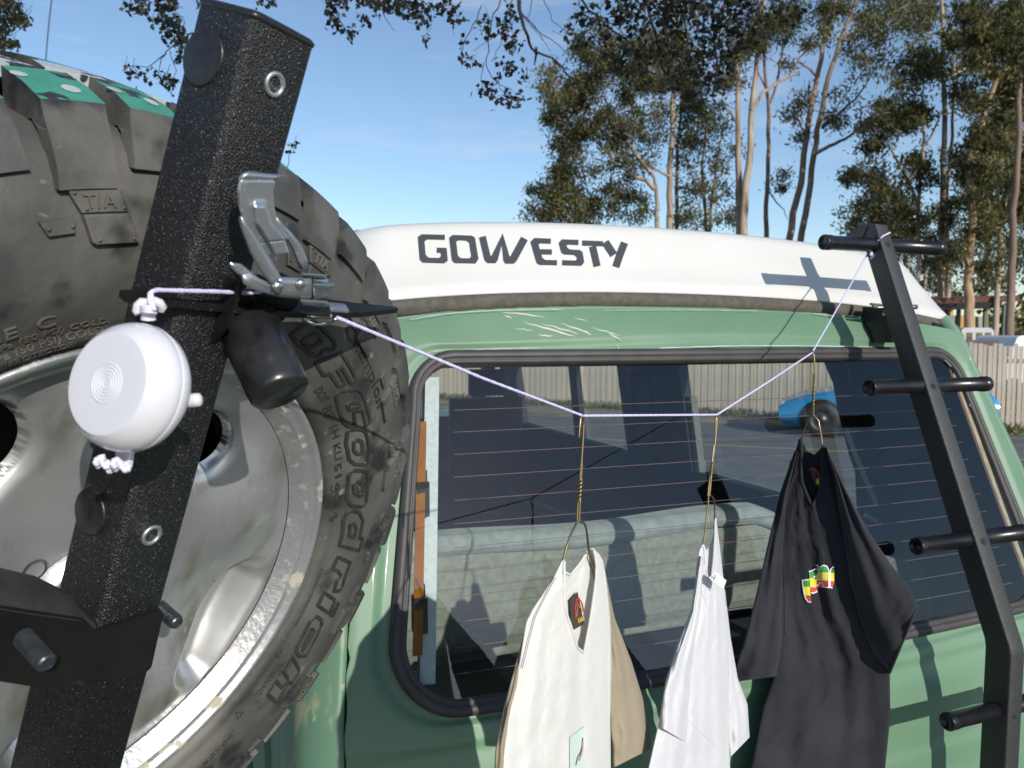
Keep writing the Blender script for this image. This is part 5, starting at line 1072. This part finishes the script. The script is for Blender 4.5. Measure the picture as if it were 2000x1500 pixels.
WEED = [leafmat('weed', (.10, .13, .05)), leafmat('dry_weed', (.26, .23, .12))]
n = 5000; s_ = RNG.uniform(-6, 14, n); t_ = np.abs(RNG.normal(0, .35, n)); C_ = FO + FD * s_[:, None] - FN * (t_ + .05)[:, None]; C_[:, 2] = RNG.uniform(.0, .16, n) * np.exp(-t_)
leaf_cloud('weeds', C_, RNG.uniform(.6, 1.4, n), .16, .03, WEED, droop=-.8)
# paling fence
PAL = [M('fence_paling', (.68, .58, .46), (.56, .47, .37), 9, rough=.85, stretch=(1, 1, .15)), M('fence_paling_grey', (.60, .52, .42), (.50, .43, .35), 9, rough=.85, stretch=(1, 1, .15))]
fence = thing('paling_fence', 'long tan fence of narrow upright palings on the far side of the road', 'fence', FO + FD * 8, None)
pm = []
for v_ in range(4):
    m_ = MB(); m_.box((0, 0, .84 + .012 * (v_ - 1.5)), FD, FN, (0, 0, 1), .036, .010, .84 + .012 * (v_ - 1.5)); pm.append(m_.mesh('paling', [PAL[v_ % 2]]))
for k in range(290):
    s0 = -6 + .083 * k; o = bpy.data.objects.new('paling', pm[int(RNG.integers(0, 4))]); COL.objects.link(o); o.parent = fence
    o.location = Vector((FO + FD * s0 + FN * (.012 * (k % 2)) - np.array(fence['_org'])).tolist())
for z in (.35, 1.35): m_ = MB(); m_.box(FO + FD * 6 + FN * .035 + [0, 0, z], FD, FN, (0, 0, 1), 12.2, .02, .045); m_.build('rail', [PAL[1]], fence)
m_ = MB()
for k in range(9): m_.box(FO + FD * (18.2 + .083 * 0 + k * .83 + .4) + [0, 0, .84], FD, FN, (0, 0, 1), .41, .01, .83)
m_.build('far_palings', [PAL[0]], fence, kind='stuff')
# blue car on the road
BLUE = M('car_blue', (.02, .24, .52), rough=.25, coat=.8); CGL = M('car_glass', (.01, .012, .014), rough=.05, coat=1)
CR0 = G2(1522, 840); CR0[2] = 0; car = thing('blue_car', 'bright blue low sports car driving along the road beyond the van', 'car', CR0 + RD * 1.9)
def CP_(x, y, z): return CR0 + RD * (x * .92) + RN * y + np.array([0, 0, z])
secs = [(0, .30, .50, .50, .60), (.12, .20, .60, .62, .74), (.5, .17, .72, .74, .82), (1.15, .17, .84, .86, .87), (1.45, .17, .88, .96, .86), (1.9, .17, .90, 1.22, .80), (2.3, .17, .90, 1.27, .78), (2.8, .17, .92, 1.18, .80), (3.3, .18, .92, .98, .84), (3.7, .22, .86, .88, .80), (3.85, .35, .70, .72, .70)]
rows = []
for x, zb, zs_, zt, hw in secs:
    hh = .88 if x > .3 and x < 3.6 else .78; rows.append([CP_(x, y, z) for y, z in ((-hh, zb), (-hh, (zb + zs_) / 2), (-hh * .97, zs_), (-hw * .78, (zs_ + zt) / 2 + .02), (-hw * .62, zt), (0, zt + .03), (hw * .62, zt), (hw * .78, (zs_ + zt) / 2 + .02), (hh * .97, zs_), (hh, (zb + zs_) / 2), (hh, zb))])
b = MB(); b.loft(rows); b.build('body', [BLUE], car)
for sg in (-1, 1): MB().add([CP_(1.5, sg * .80, .93), CP_(2.7, sg * .82, .95), CP_(2.5, sg * .64, 1.16), CP_(1.85, sg * .62, 1.17)], [(0, 1, 2, 3)]).build('side_window', [CGL], car)
b = MB(); b.add([CP_(1.35, -.68, .93), CP_(1.35, .68, .93), CP_(1.88, .5, 1.235), CP_(1.88, -.5, 1.235)], [(0, 1, 2, 3)]); b.build('windscreen', [CGL], car)
for x in (.80, 3.05):
    for sg in (-1, 1):
        c = CP_(x, sg * .80, .32); b = MB(); b.lathe(c, RN * sg, [(.20, .10), (.30, .11), (.325, .07), (.325, -.12), (0, -.12)], 28); w_ = b.build('wheel', [TYREDK], car)
        b = MB(); b.lathe(c, RN * sg, [(0, .10), (.05, .11), (.06, .095), (.17, .09), (.20, .112), (.21, .11)], 20)
        b.build('rim', [M('dark_alloy', (.10, .10, .11), rough=.4, metal=.8)], w_)
        b = MB(); b.lathe(c, RN * sg, [(.325, .082), (.375, .085), (.375, .02)], 28); b.build('wheel_arch', [flat('arch_black', (.01, .01, .01))], car)
for sg in (-1, 1): MB().box(CP_(.10, sg * .55, .56), RD, RN, (0, 0, 1), .05, .14, .05).build('headlight', [M('lamp_clear', (.6, .6, .6), rough=.1, coat=1)], car)
# yard behind the fence
ROOFB = M('brown_roof_edge', (.16, .07, .05), (.12, .055, .04), 6, rough=.7)
sh = thing('open_shed', 'open-sided shed with a thin brown roof and yellow inner panels behind the fence', 'shed', at(1880, 700, 32) * [1, 1, 0])
def at0(px, py, D): return at(px, py, D)
a_, c_ = at(1700, 588, 31), at(1992, 577, 29); b = MB(); dv = np.array([.3, 5.5, .25]); b.prism([a_, c_, c_ + dv, a_ + dv], np.array([0, 0, -.22])); b.build('roof', [ROOFB], sh)
b = MB(); b.prism([a_ + [0, .1, -.22], c_ + [-.6, .1, -.22], c_ + dv + [-.6, -.2, -.2], a_ + dv + [0, -.2, -.2]], np.array([0, 0, -.25])); b.build('roof_beam', [flat('shed_dark', (.02, .018, .016))], sh)
for x0, x1, y0, y1, D, mt in ((1846, 1862, 598, 640, 33, 'y'), (1868, 1904, 616, 652, 33, 'y'), (1908, 1920, 618, 660, 31.5, 'g'), (1842, 1868, 616, 664, 34.5, 'd')):
    q = [at(x0, y0, D), at(x1, y0, D), at(x1, y1 + 22, D), at(x0, y1 + 22, D)]; m_ = MB(); m_.prism(q, np.array([0, .12, 0])); m_.build('wall_panel', [{'y': M('yellow_board', (.50, .30, .09), (.42, .26, .08), 3, rough=.8), 'g': flat('grey_board', (.3, .28, .24)), 'd': flat('dark_board', (.07, .08, .08))}[mt]], sh)
for x in (1836, 1873, 1925, 1962):
    p = at(x, 590, 30.5); MB().box([p[0], p[1], p[2] / 2 - .1], (1, 0, 0), (0, 1, 0), (0, 0, 1), .06, .06, p[2] / 2).build('post', [flat('post_green_grey', (.10, .13, .11))], sh)
def parked(px0, px1, ytop, D, mt, name, lab, cat, hwin=True):
    p0, p1 = at(px0, ytop, D), at(px1, ytop, D); z = p0[2]; t = thing(name, lab, cat, (p0 + p1) / 2 * [1, 1, 0]); L_ = p1[0] - p0[0]; m_ = MB(); c = (p0 + p1) / 2
    prof = [(0, .4), (0, z * .62), (L_ * .14, z * .68), (L_ * .24, z * .97), (L_ * .3, z), (L_ * .88, z), (L_ * .96, z * .95), (L_, z * .6), (L_, .4)]
    m_.prism([(p0[0] + x, p0[1], zz) for x, zz in prof], np.array([0, 1.9, 0])); m_.build('body', [mt], t)
    if hwin:
        for k in (.34, .56, .76): MB().add([(p0[0] + L_ * k, p0[1] - .01, z * .72), (p0[0] + L_ * (k + .14), p0[1] - .01, z * .72), (p0[0] + L_ * (k + .14), p0[1] - .01, z * .92), (p0[0] + L_ * k, p0[1] - .01, z * .92)], [(0, 1, 2, 3)]).build('window', [CGL], t)
    for k in (.2, .8): m_ = MB(); m_.lathe((p0[0] + L_ * k, p0[1], .33), (0, -1, 0), [(0, .02), (.33, .02), (.33, -.2)], 16); m_.build('wheel', [TYREDK], t)
parked(1858, 1945, 640, 27, flat('van_silver', (.42, .44, .47), .4), 'camper_trailer', 'pale grey camper roof under the shed behind the fence', 'camper')
parked(1850, 1962, 664, 20.5, M('maroon_car', (.10, .03, .035), (.03, .05, .09), .6, rough=.3, coat=.6), 'parked_car', 'dark maroon and blue car parked just behind the fence', 'car', False)
parked(1952, 2100, 655, 21.5, flat('van_white', (.78, .78, .78), .4), 'parked_van', 'white van roof at the right edge behind the fence', 'van')
# ---------------------------------------------------------------- trees
BARK = M('pale_gum_bark', (.42, .345, .26), (.27, .205, .15), 2.2, rough=.85, stretch=(2, 2, .25), layers=(((.15, .10, .07), 1.3, .54, .64, (2, 2, .35)),))
BARKD = M('dark_gum_bark', (.15, .11, .085), (.24, .18, .13), 2.5, rough=.9, stretch=(2, 2, .3))
BARKP = M('pinkish_bark', (.33, .22, .17), (.22, .15, .11), 2.5, rough=.9, stretch=(2, 2, .3))
TWIG = flat('near_twig', (.018, .014, .011), .8)
def tree(label, D, trunk, limbs, clumps, bark, wpx, dens=1.0, leaf=.21, name='eucalyptus_tree', mats=LG, zspread=1.6, group='gum trees behind the van', ground=True):
    base = at(trunk[0][0], trunk[0][1], D); t = thing(name, label, 'tree', (base[0], base[1], 0), group)
    P_ = [at(x, y, D + .35 * sin(i * 1.3)) for i, (x, y) in enumerate(trunk)]
    if ground: P_ = [np.array([base[0] - (P_[1][0] - P_[0][0]) * .5, base[1], 0.])] + P_
    n = len(P_); m_ = MB(); k = D / FPX
    Q = []
    for a, c in zip(P_, P_[1:]): Q += [a + (c - a) * s_ + RNG.normal(0, .03, 3) * (1 if 0 < s_ else 0) for s_ in (0, .33, .66)]
    Q.append(P_[-1]); rd = [wpx * .5 * k * (1.15 - .65 * i / (len(Q) - 1)) for i in range(len(Q))]; m_.tube(Q, rd, 10); tr_ = m_.build('trunk', [bark], t)
    for i, lb in enumerate(limbs):
        m_ = MB(); w0 = lb[0]; L_ = [at(x, y, D + .25 * i - .3 + .9 * j / len(lb)) for j, (x, y) in enumerate(lb[1:])]; Q = []
        for a, c in zip(L_, L_[1:]): Q += [a + (c - a) * s_ + RNG.normal(0, .02, 3) * (1 if s_ else 0) for s_ in (0, .33, .66)]
        Q.append(L_[-1]); m_.tube(Q, [w0 * .5 * k * (1.1 - .75 * q / (len(Q) - 1)) for q in range(len(Q))], 8); m_.build('limb', [bark], t)
    C_, S_, I_ = [], [], []; tw = MB()
    for (x, y, rx, ry, dn) in clumps:
        nsub = max(5, int(rx * ry / 120))
        for q in range(nsub):
            a, rr = RNG.uniform(0, 2 * PI), math.sqrt(RNG.uniform(0, 1)); cx, cy = x + rx * rr * cos(a) * .85, y + ry * rr * sin(a) * .85; dz = RNG.uniform(-1, 1) * zspread * (1 - .5 * rr)
            cc = at(cx, cy, D + dz); rad = RNG.uniform(10, 25) * k; m = int(RNG.uniform(75, 140) * dn * dens)
            o = RNG.normal(0, 1, (m, 3)) * rad * np.array([.62, .62, .5]); C_.append(cc + o); S_.append(RNG.uniform(.6, 1.3, m)); sh = RNG.uniform(0, 1)
            I_.append(np.minimum(2, np.floor(np.clip(RNG.normal(sh * 2.4 - .2, .5, m), 0, 2.9))).astype(int))
            if q % 2 == 0: tw.tube([at(x + (cx - x) * .15, y + (cy - y) * .15 + 8, D), at((x + cx) / 2, (y + cy) / 2 + 3, D + dz * .6), cc], [1.1 * k, .8 * k, .3 * k], 4)
    if C_:
        tw.build('twigs', [bark], t, kind='stuff')
        leaf_cloud('crown', np.concatenate(C_), np.concatenate(S_), leaf, leaf * .32, mats, t, droop=.6, midx=np.concatenate(I_))
    return t
tree('pale forked gum at the left of the grove with two long bare limbs sweeping left', 34, [(1284, 455), (1284, 400), (1281, 365), (1272, 335)], [(9, (1279, 370), (1262, 352), (1236, 342), (1205, 322), (1178, 290), (1150, 262)), (8, (1273, 340), (1240, 300), (1215, 262), (1195, 225), (1180, 190)), (4, (1215, 325), (1180, 315), (1160, 310))],
     [(1095, 165, 50, 40, 1), (1160, 130, 55, 50, 1), (1230, 160, 50, 50, 1), (1105, 250, 48, 50, 1), (1180, 240, 55, 45, .8), (1085, 320, 35, 28, .7), (1070, 385, 45, 40, 1), (1130, 400, 55, 40, 1), (1190, 390, 45, 40, .8), (1140, 340, 40, 25, .6), (1225, 330, 30, 30, .5), (1095, 205, 40, 30, .9), (1255, 110, 45, 40, 1), (1050, 415, 25, 20, .9), (1145, 190, 45, 35, .9), (1200, 300, 40, 35, .7), (1120, 300, 35, 25, .6), (1110, 355, 35, 25, .6), (1240, 400, 30, 35, .8), (1230, 240, 35, 35, .7), (1090, 430, 40, 16, .8), (1160, 430, 40, 16, .8), (1160, 85, 50, 40, .9)], BARK, 10, 1.25)
tree('straight white-barked gum, tallest of the left clump', 36, [(1307, 455), (1307, 380), (1310, 300), (1313, 220), (1316, 140), (1316, 60), (1312, -30)], [(6, (1313, 250), (1330, 200), (1340, 160)), (5, (1308, 345), (1280, 330), (1260, 318))], [(1330, 120, 40, 60, 1), (1295, 80, 50, 50, 1), (1350, 200, 30, 35, .7), (1290, 200, 35, 40, .8), (1270, 260, 35, 35, .7), (1345, 260, 30, 35, .6), (1290, 140, 40, 40, .8), (1255, 310, 25, 30, .5)], BARK, 12)
tree('slim pink-barked gum just right of the white-barked one', 38, [(1322, 455), (1321, 370), (1322, 290), (1330, 220), (1338, 150)], [], [(1340, 160, 30, 40, .8), (1345, 270, 25, 25, .4)], BARKP, 8)
tree('dark bushy gum with many thin forking stems between pale trunks', 37, [(1380, 455), (1376, 400), (1372, 340), (1378, 280), (1385, 220)], [(6, (1386, 455), (1392, 370), (1400, 310), (1415, 240)), (5, (1374, 380), (1350, 340), (1338, 300)), (4, (1390, 400), (1420, 370), (1440, 350))],
     [(1350, 360, 30, 35, .8), (1345, 415, 25, 28, .9), (1415, 420, 30, 25, .8), (1410, 315, 28, 26, .7), (1375, 200, 40, 40, 1), (1420, 170, 30, 35, .9), (1370, 270, 35, 30, .7), (1440, 290, 16, 16, .4), (1400, 370, 30, 30, .7), (1400, 250, 30, 35, .6), (1365, 430, 50, 18, .8), (1340, 320, 25, 25, .6), (1350, 230, 35, 30, .6)], BARKD, 7)
tree('thick double-trunked gum forking high up over the middle of the roof', 33, [(1444, 460), (1444, 400), (1442, 330), (1441, 250), (1441, 190), (1440, 110)], [(15, (1452, 460), (1455, 380), (1466, 290), (1468, 210), (1478, 120), (1490, 40), (1496, -30)), (7, (1467, 215), (1490, 180), (1520, 160), (1548, 145), (1565, 110), (1590, 90)), (5, (1440, 240), (1420, 215), (1408, 195))],
     [(1440, 90, 40, 50, .9), (1490, 60, 40, 50, .9), (1530, 50, 30, 40, .6), (1585, 85, 30, 18, .6), (1430, 160, 22, 20, .5)], BARK, 14)
tree('lone thin dark-barked gum standing between the thick forked ones', 35, [(1497, 468), (1496, 400), (1500, 310), (1502, 230), (1498, 180), (1492, 100), (1488, -20)], [(5, (1504, 200), (1520, 150), (1528, 90), (1535, 20)), (3, (1500, 370), (1516, 395), (1532, 410), (1538, 430)), (3, (1500, 180), (1480, 140), (1478, 80))],
     [(1526, 350, 17, 26, .8), (1520, 40, 40, 50, .8), (1545, 120, 22, 30, .4), (1560, 20, 30, 30, .7)], BARKD, 9)
tree('leaning pale gum, left stem of the leaning pair', 34, [(1540, 475), (1556, 390), (1570, 300), (1582, 220), (1598, 140), (1615, 70), (1640, -20)], [(5, (1598, 150), (1575, 130), (1560, 120)), (4, (1577, 270), (1560, 235), (1550, 215))], [(1565, 195, 24, 20, .7), (1548, 220, 18, 18, .6), (1625, 40, 40, 45, .9), (1560, 270, 12, 12, .4), (1660, 90, 20, 25, .4)], BARKP, 13)
tree('leaning gum with long dark limbs reaching right, right stem of the pair', 33, [(1562, 478), (1578, 390), (1590, 300), (1602, 230), (1618, 150), (1640, 80), (1665, 20), (1685, -30)], [(7, (1593, 300), (1620, 285), (1650, 272), (1680, 250), (1695, 230), (1712, 222)), (6, (1606, 250), (1640, 220), (1670, 195), (1700, 150), (1720, 110)), (7, (1640, 85), (1680, 55), (1720, 35), (1770, 10)), (4, (1682, 248), (1682, 220), (1678, 195))],
     [(1650, 190, 30, 20, .5), (1640, 240, 25, 18, .5), (1690, 120, 35, 30, .8), (1700, 60, 45, 40, .8), (1740, 30, 40, 30, .8), (1712, 215, 14, 14, .4), (1625, 230, 14, 14, .4)], BARKD, 12)
tree('leafy gum with round clumps at the left of the right-hand grove', 30, [(1790, 600), (1795, 520), (1792, 430), (1798, 350), (1805, 270), (1800, 180)], [(7, (1795, 400), (1770, 350), (1745, 300), (1720, 260)), (5, (1798, 300), (1830, 240), (1850, 200)), (6, (1805, 600), (1808, 500), (1812, 420))],
     [(1715, 270, 42, 38, 1), (1700, 335, 35, 30, .9), (1745, 210, 45, 40, .9), (1690, 425, 40, 34, 1), (1740, 390, 45, 40, 1), (1790, 330, 45, 45, .9), (1730, 455, 40, 30, 1), (1780, 450, 35, 40, .8), (1780, 140, 45, 50, .8), (1740, 130, 28, 25, .5), (1800, 230, 40, 40, .9), (1680, 460, 24, 16, .9), (1665, 345, 16, 14, .8)], BARK, 9, 1.1)
tree('tall straight pale gum right of the ladder top', 31, [(1838, 640), (1838, 520), (1840, 420), (1842, 330), (1845, 250), (1843, 150), (1842, 60), (1840, -30)], [(10, (1850, 640), (1852, 520), (1848, 400), (1856, 300), (1862, 200), (1866, 60)), (5, (1842, 60), (1800, 75), (1770, 95)), (5, (1860, 150), (1890, 130), (1920, 110))],
     [(1830, 120, 40, 50, .7), (1880, 60, 45, 55, .9), (1860, 420, 30, 40, .7), (1885, 180, 35, 40, .8), (1790, 60, 30, 35, .7), (1835, 500, 30, 40, .7)], BARK, 13)
tree('crooked orange-barked gum with peeling bark, middle of the right-hand grove', 28, [(1893, 640), (1890, 560), (1893, 500), (1900, 430), (1890, 330), (1905, 260), (1930, 210), (1950, 140)], [(7, (1893, 520), (1880, 470), (1870, 420)), (5, (1892, 345), (1880, 310), (1872, 280)), (4, (1896, 330), (1930, 320), (1960, 300))],
     [(1900, 300, 45, 45, .9), (1940, 260, 45, 45, 1), (1900, 370, 45, 40, .9), (1950, 350, 45, 45, .9), (1920, 430, 45, 45, .8), (1930, 100, 50, 55, 1), (1980, 60, 45, 55, 1), (1905, 200, 35, 35, .8), (1870, 500, 30, 40, .7), (1930, 510, 35, 40, .7), (1900, 30, 45, 35, .9)], M('orange_gum_bark', (.45, .30, .17), (.28, .19, .12), 3, rough=.85, stretch=(2, 2, .3)), 17, 1.1)
tree('slim pale gum near the right edge with wavy trunk', 29, [(1945, 640), (1948, 560), (1955, 480), (1962, 400), (1975, 330), (1984, 260)], [(4, (1962, 420), (1950, 380), (1945, 340))], [(1985, 200, 35, 45, 1), (1990, 300, 30, 50, .9), (1985, 420, 28, 40, .8), (1960, 160, 35, 40, .9), (2030, 150, 50, 90, 1), (2030, 350, 45, 90, 1)], BARK, 11)
tree('straight brown-barked pole-like gum at the far right', 24, [(1972, 675), (1975, 560), (1979, 450), (1986, 330), (1990, 230), (1992, 120)], [], [(2010, 120, 35, 50, .8), (1990, 40, 40, 40, .9)], M('brown_bark', (.24, .165, .125), (.17, .12, .09), 3, rough=.9, stretch=(2, 2, .3)), 16)
tree('thickly leaved gum filling the far right behind the orange-barked one', 36, [(1925, 640), (1928, 500), (1935, 380), (1940, 260)], [(5, (1930, 460), (1900, 400), (1890, 350)), (5, (1934, 400), (1970, 340), (1985, 300))],
     [(1960, 60, 60, 60, 1), (1990, 180, 40, 70, 1), (1900, 120, 40, 50, .8), (1950, 260, 50, 50, 1), (1880, 330, 30, 45, .8), (1990, 380, 30, 60, 1), (1940, 420, 45, 50, .9), (1985, 500, 30, 50, .9), (1900, 470, 35, 45, .8), (1860, 560, 40, 30, .7), (1930, 560, 45, 35, .7), (2030, 100, 50, 120, 1), (2030, 400, 50, 140, 1)], BARKP, 9, 1.1)
tree('low bushy gum between the ladder top and the tall straight gum', 38, [(1765, 640), (1768, 520), (1772, 430)], [(4, (1770, 500), (1750, 450), (1740, 420))], [(1770, 400, 35, 45, .8), (1800, 470, 35, 45, .9), (1760, 500, 35, 35, .8), (1830, 420, 25, 45, .7), (1820, 540, 35, 35, .8), (1790, 560, 35, 35, .8), (1780, 20, 50, 45, .9), (1820, 10, 40, 35, .8), (1700, 15, 40, 25, .6)], BARKD, 8)
# distant wooded rise behind everything
n = 26000; xx = RNG.uniform(-60, 130, n); C_ = np.stack([xx, 95 + RNG.normal(0, 3, n), np.abs(RNG.normal(0, 1, n)) * (2.4 + 1.4 * np.sin(xx * .21) + 1.2 * np.sin(xx * .067 + 2))], 1); leaf_cloud('distant_trees', C_, RNG.uniform(.7, 1.4, n), 1.1, .5, LG, droop=.2)
# ---------------------------------------------------------------- near branches hanging into the top of the picture
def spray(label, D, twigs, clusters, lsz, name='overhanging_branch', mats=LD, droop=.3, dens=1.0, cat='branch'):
    b0 = at(*twigs[0][1], D); t = thing(name, label, cat, b0)
    for tw in twigs:
        w0 = tw[0]; m_ = MB(); L_ = [at(x, y, D + .12 * sin(j * 1.7 + w0)) for j, (x, y) in enumerate(tw[1:])]; Q = []
        for a, c in zip(L_, L_[1:]): Q += [a + (c - a) * s_ + RNG.normal(0, .0035, 3) * D / 4 for s_ in (0, .33, .66)]
        Q.append(L_[-1]); m_.tube(Q, [w0 * .5 * D / FPX * (1.1 - .6 * q / (len(Q) - 1)) for q in range(len(Q))], 6); m_.build('twig', [TWIG], t)
    C_ = []; m_ = MB()
    for (x, y, rx, ry, n_) in clusters:
        for k in range(int(n_ * dens)):
            a, rr = RNG.uniform(0, 2 * PI), math.sqrt(RNG.uniform(0, 1)); cx, cy, dd = x + rx * rr * cos(a), y + ry * rr * sin(a), RNG.uniform(-.35, .35)
            c = at(cx, cy, D + dd); C_.append(c)
            for q in range(int(RNG.integers(0, 4))): C_.append(c + RNG.normal(0, lsz * .55, 3))
            if k % 3 == 0: m_.tube([at(cx + RNG.normal(0, 12), cy - abs(RNG.normal(6, 14)), D + dd * .5), c], .9 * .5 * D / FPX, 3)
    m_.build('fine_twigs', [TWIG], t, kind='stuff'); C_ = np.array(C_)
    leaf_cloud('leaves', C_, RNG.uniform(.6, 1.25, len(C_)), lsz, lsz * .72, mats, t, droop=droop)
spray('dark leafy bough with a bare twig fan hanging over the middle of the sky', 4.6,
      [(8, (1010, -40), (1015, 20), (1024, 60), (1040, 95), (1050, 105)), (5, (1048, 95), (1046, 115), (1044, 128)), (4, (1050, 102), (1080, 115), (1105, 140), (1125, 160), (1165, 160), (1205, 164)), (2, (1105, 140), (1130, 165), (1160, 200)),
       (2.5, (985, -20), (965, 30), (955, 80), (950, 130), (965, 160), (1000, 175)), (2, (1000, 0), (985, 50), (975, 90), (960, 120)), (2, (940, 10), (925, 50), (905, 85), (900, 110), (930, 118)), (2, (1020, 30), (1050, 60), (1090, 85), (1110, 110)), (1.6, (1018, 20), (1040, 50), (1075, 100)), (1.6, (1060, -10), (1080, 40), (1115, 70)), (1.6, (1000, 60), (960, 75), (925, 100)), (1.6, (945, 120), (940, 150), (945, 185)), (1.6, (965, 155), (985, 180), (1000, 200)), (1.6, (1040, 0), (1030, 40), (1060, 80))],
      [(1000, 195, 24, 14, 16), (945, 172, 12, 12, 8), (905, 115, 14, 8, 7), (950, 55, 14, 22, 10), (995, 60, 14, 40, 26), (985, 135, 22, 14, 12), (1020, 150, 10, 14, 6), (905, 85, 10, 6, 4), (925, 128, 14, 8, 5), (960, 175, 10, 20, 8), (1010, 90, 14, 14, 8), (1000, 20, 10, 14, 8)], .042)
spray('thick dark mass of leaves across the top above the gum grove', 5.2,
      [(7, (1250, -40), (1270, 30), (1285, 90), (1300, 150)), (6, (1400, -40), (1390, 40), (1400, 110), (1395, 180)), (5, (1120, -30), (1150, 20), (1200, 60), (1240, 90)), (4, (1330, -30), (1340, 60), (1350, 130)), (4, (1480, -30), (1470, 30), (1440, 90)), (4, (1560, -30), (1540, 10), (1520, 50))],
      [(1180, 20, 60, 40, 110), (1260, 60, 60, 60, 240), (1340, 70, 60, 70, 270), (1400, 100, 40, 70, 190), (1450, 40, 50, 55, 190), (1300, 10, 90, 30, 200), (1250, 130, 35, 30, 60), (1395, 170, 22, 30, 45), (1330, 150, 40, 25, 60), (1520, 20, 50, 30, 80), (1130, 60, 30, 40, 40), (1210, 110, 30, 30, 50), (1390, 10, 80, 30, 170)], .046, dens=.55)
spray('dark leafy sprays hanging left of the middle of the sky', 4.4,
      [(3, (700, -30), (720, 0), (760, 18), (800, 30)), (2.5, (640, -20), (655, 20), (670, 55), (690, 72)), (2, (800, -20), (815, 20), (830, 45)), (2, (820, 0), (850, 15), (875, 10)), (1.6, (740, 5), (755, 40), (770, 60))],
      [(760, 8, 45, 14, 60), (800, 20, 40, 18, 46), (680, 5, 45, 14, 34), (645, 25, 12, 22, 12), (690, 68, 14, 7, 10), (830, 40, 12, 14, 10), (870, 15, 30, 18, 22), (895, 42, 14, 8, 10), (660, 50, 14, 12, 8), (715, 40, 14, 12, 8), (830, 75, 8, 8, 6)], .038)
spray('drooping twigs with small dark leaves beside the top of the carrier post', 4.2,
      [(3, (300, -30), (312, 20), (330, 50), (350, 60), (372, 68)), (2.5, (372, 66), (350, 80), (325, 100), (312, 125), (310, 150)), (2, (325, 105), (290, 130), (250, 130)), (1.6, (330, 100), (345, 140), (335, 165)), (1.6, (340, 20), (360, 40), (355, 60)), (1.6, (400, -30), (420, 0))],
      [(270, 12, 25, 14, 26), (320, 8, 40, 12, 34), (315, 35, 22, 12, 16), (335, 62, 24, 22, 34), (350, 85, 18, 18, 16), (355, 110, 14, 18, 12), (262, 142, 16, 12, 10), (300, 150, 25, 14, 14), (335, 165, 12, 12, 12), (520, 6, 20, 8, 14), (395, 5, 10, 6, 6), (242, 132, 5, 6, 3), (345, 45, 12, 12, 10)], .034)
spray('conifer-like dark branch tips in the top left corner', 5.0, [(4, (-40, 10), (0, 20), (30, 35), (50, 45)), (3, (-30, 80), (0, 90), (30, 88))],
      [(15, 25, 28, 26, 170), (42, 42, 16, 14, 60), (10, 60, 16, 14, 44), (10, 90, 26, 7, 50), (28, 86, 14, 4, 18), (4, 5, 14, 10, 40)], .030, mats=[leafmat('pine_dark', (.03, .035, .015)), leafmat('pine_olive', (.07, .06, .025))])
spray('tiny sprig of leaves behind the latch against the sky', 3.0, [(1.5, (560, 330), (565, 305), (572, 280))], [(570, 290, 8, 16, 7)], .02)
m_ = MB(); m_.tube([at(103, -20, 14), at(95, 50, 14), at(90, 108, 14), at(80, 300, 14)], .012, 6); single(m_, 'overhead_wire', [flat('wire_blue_grey', (.05, .08, .14))], 'thin overhead wire dropping into the tyre at the top left', 'wire')
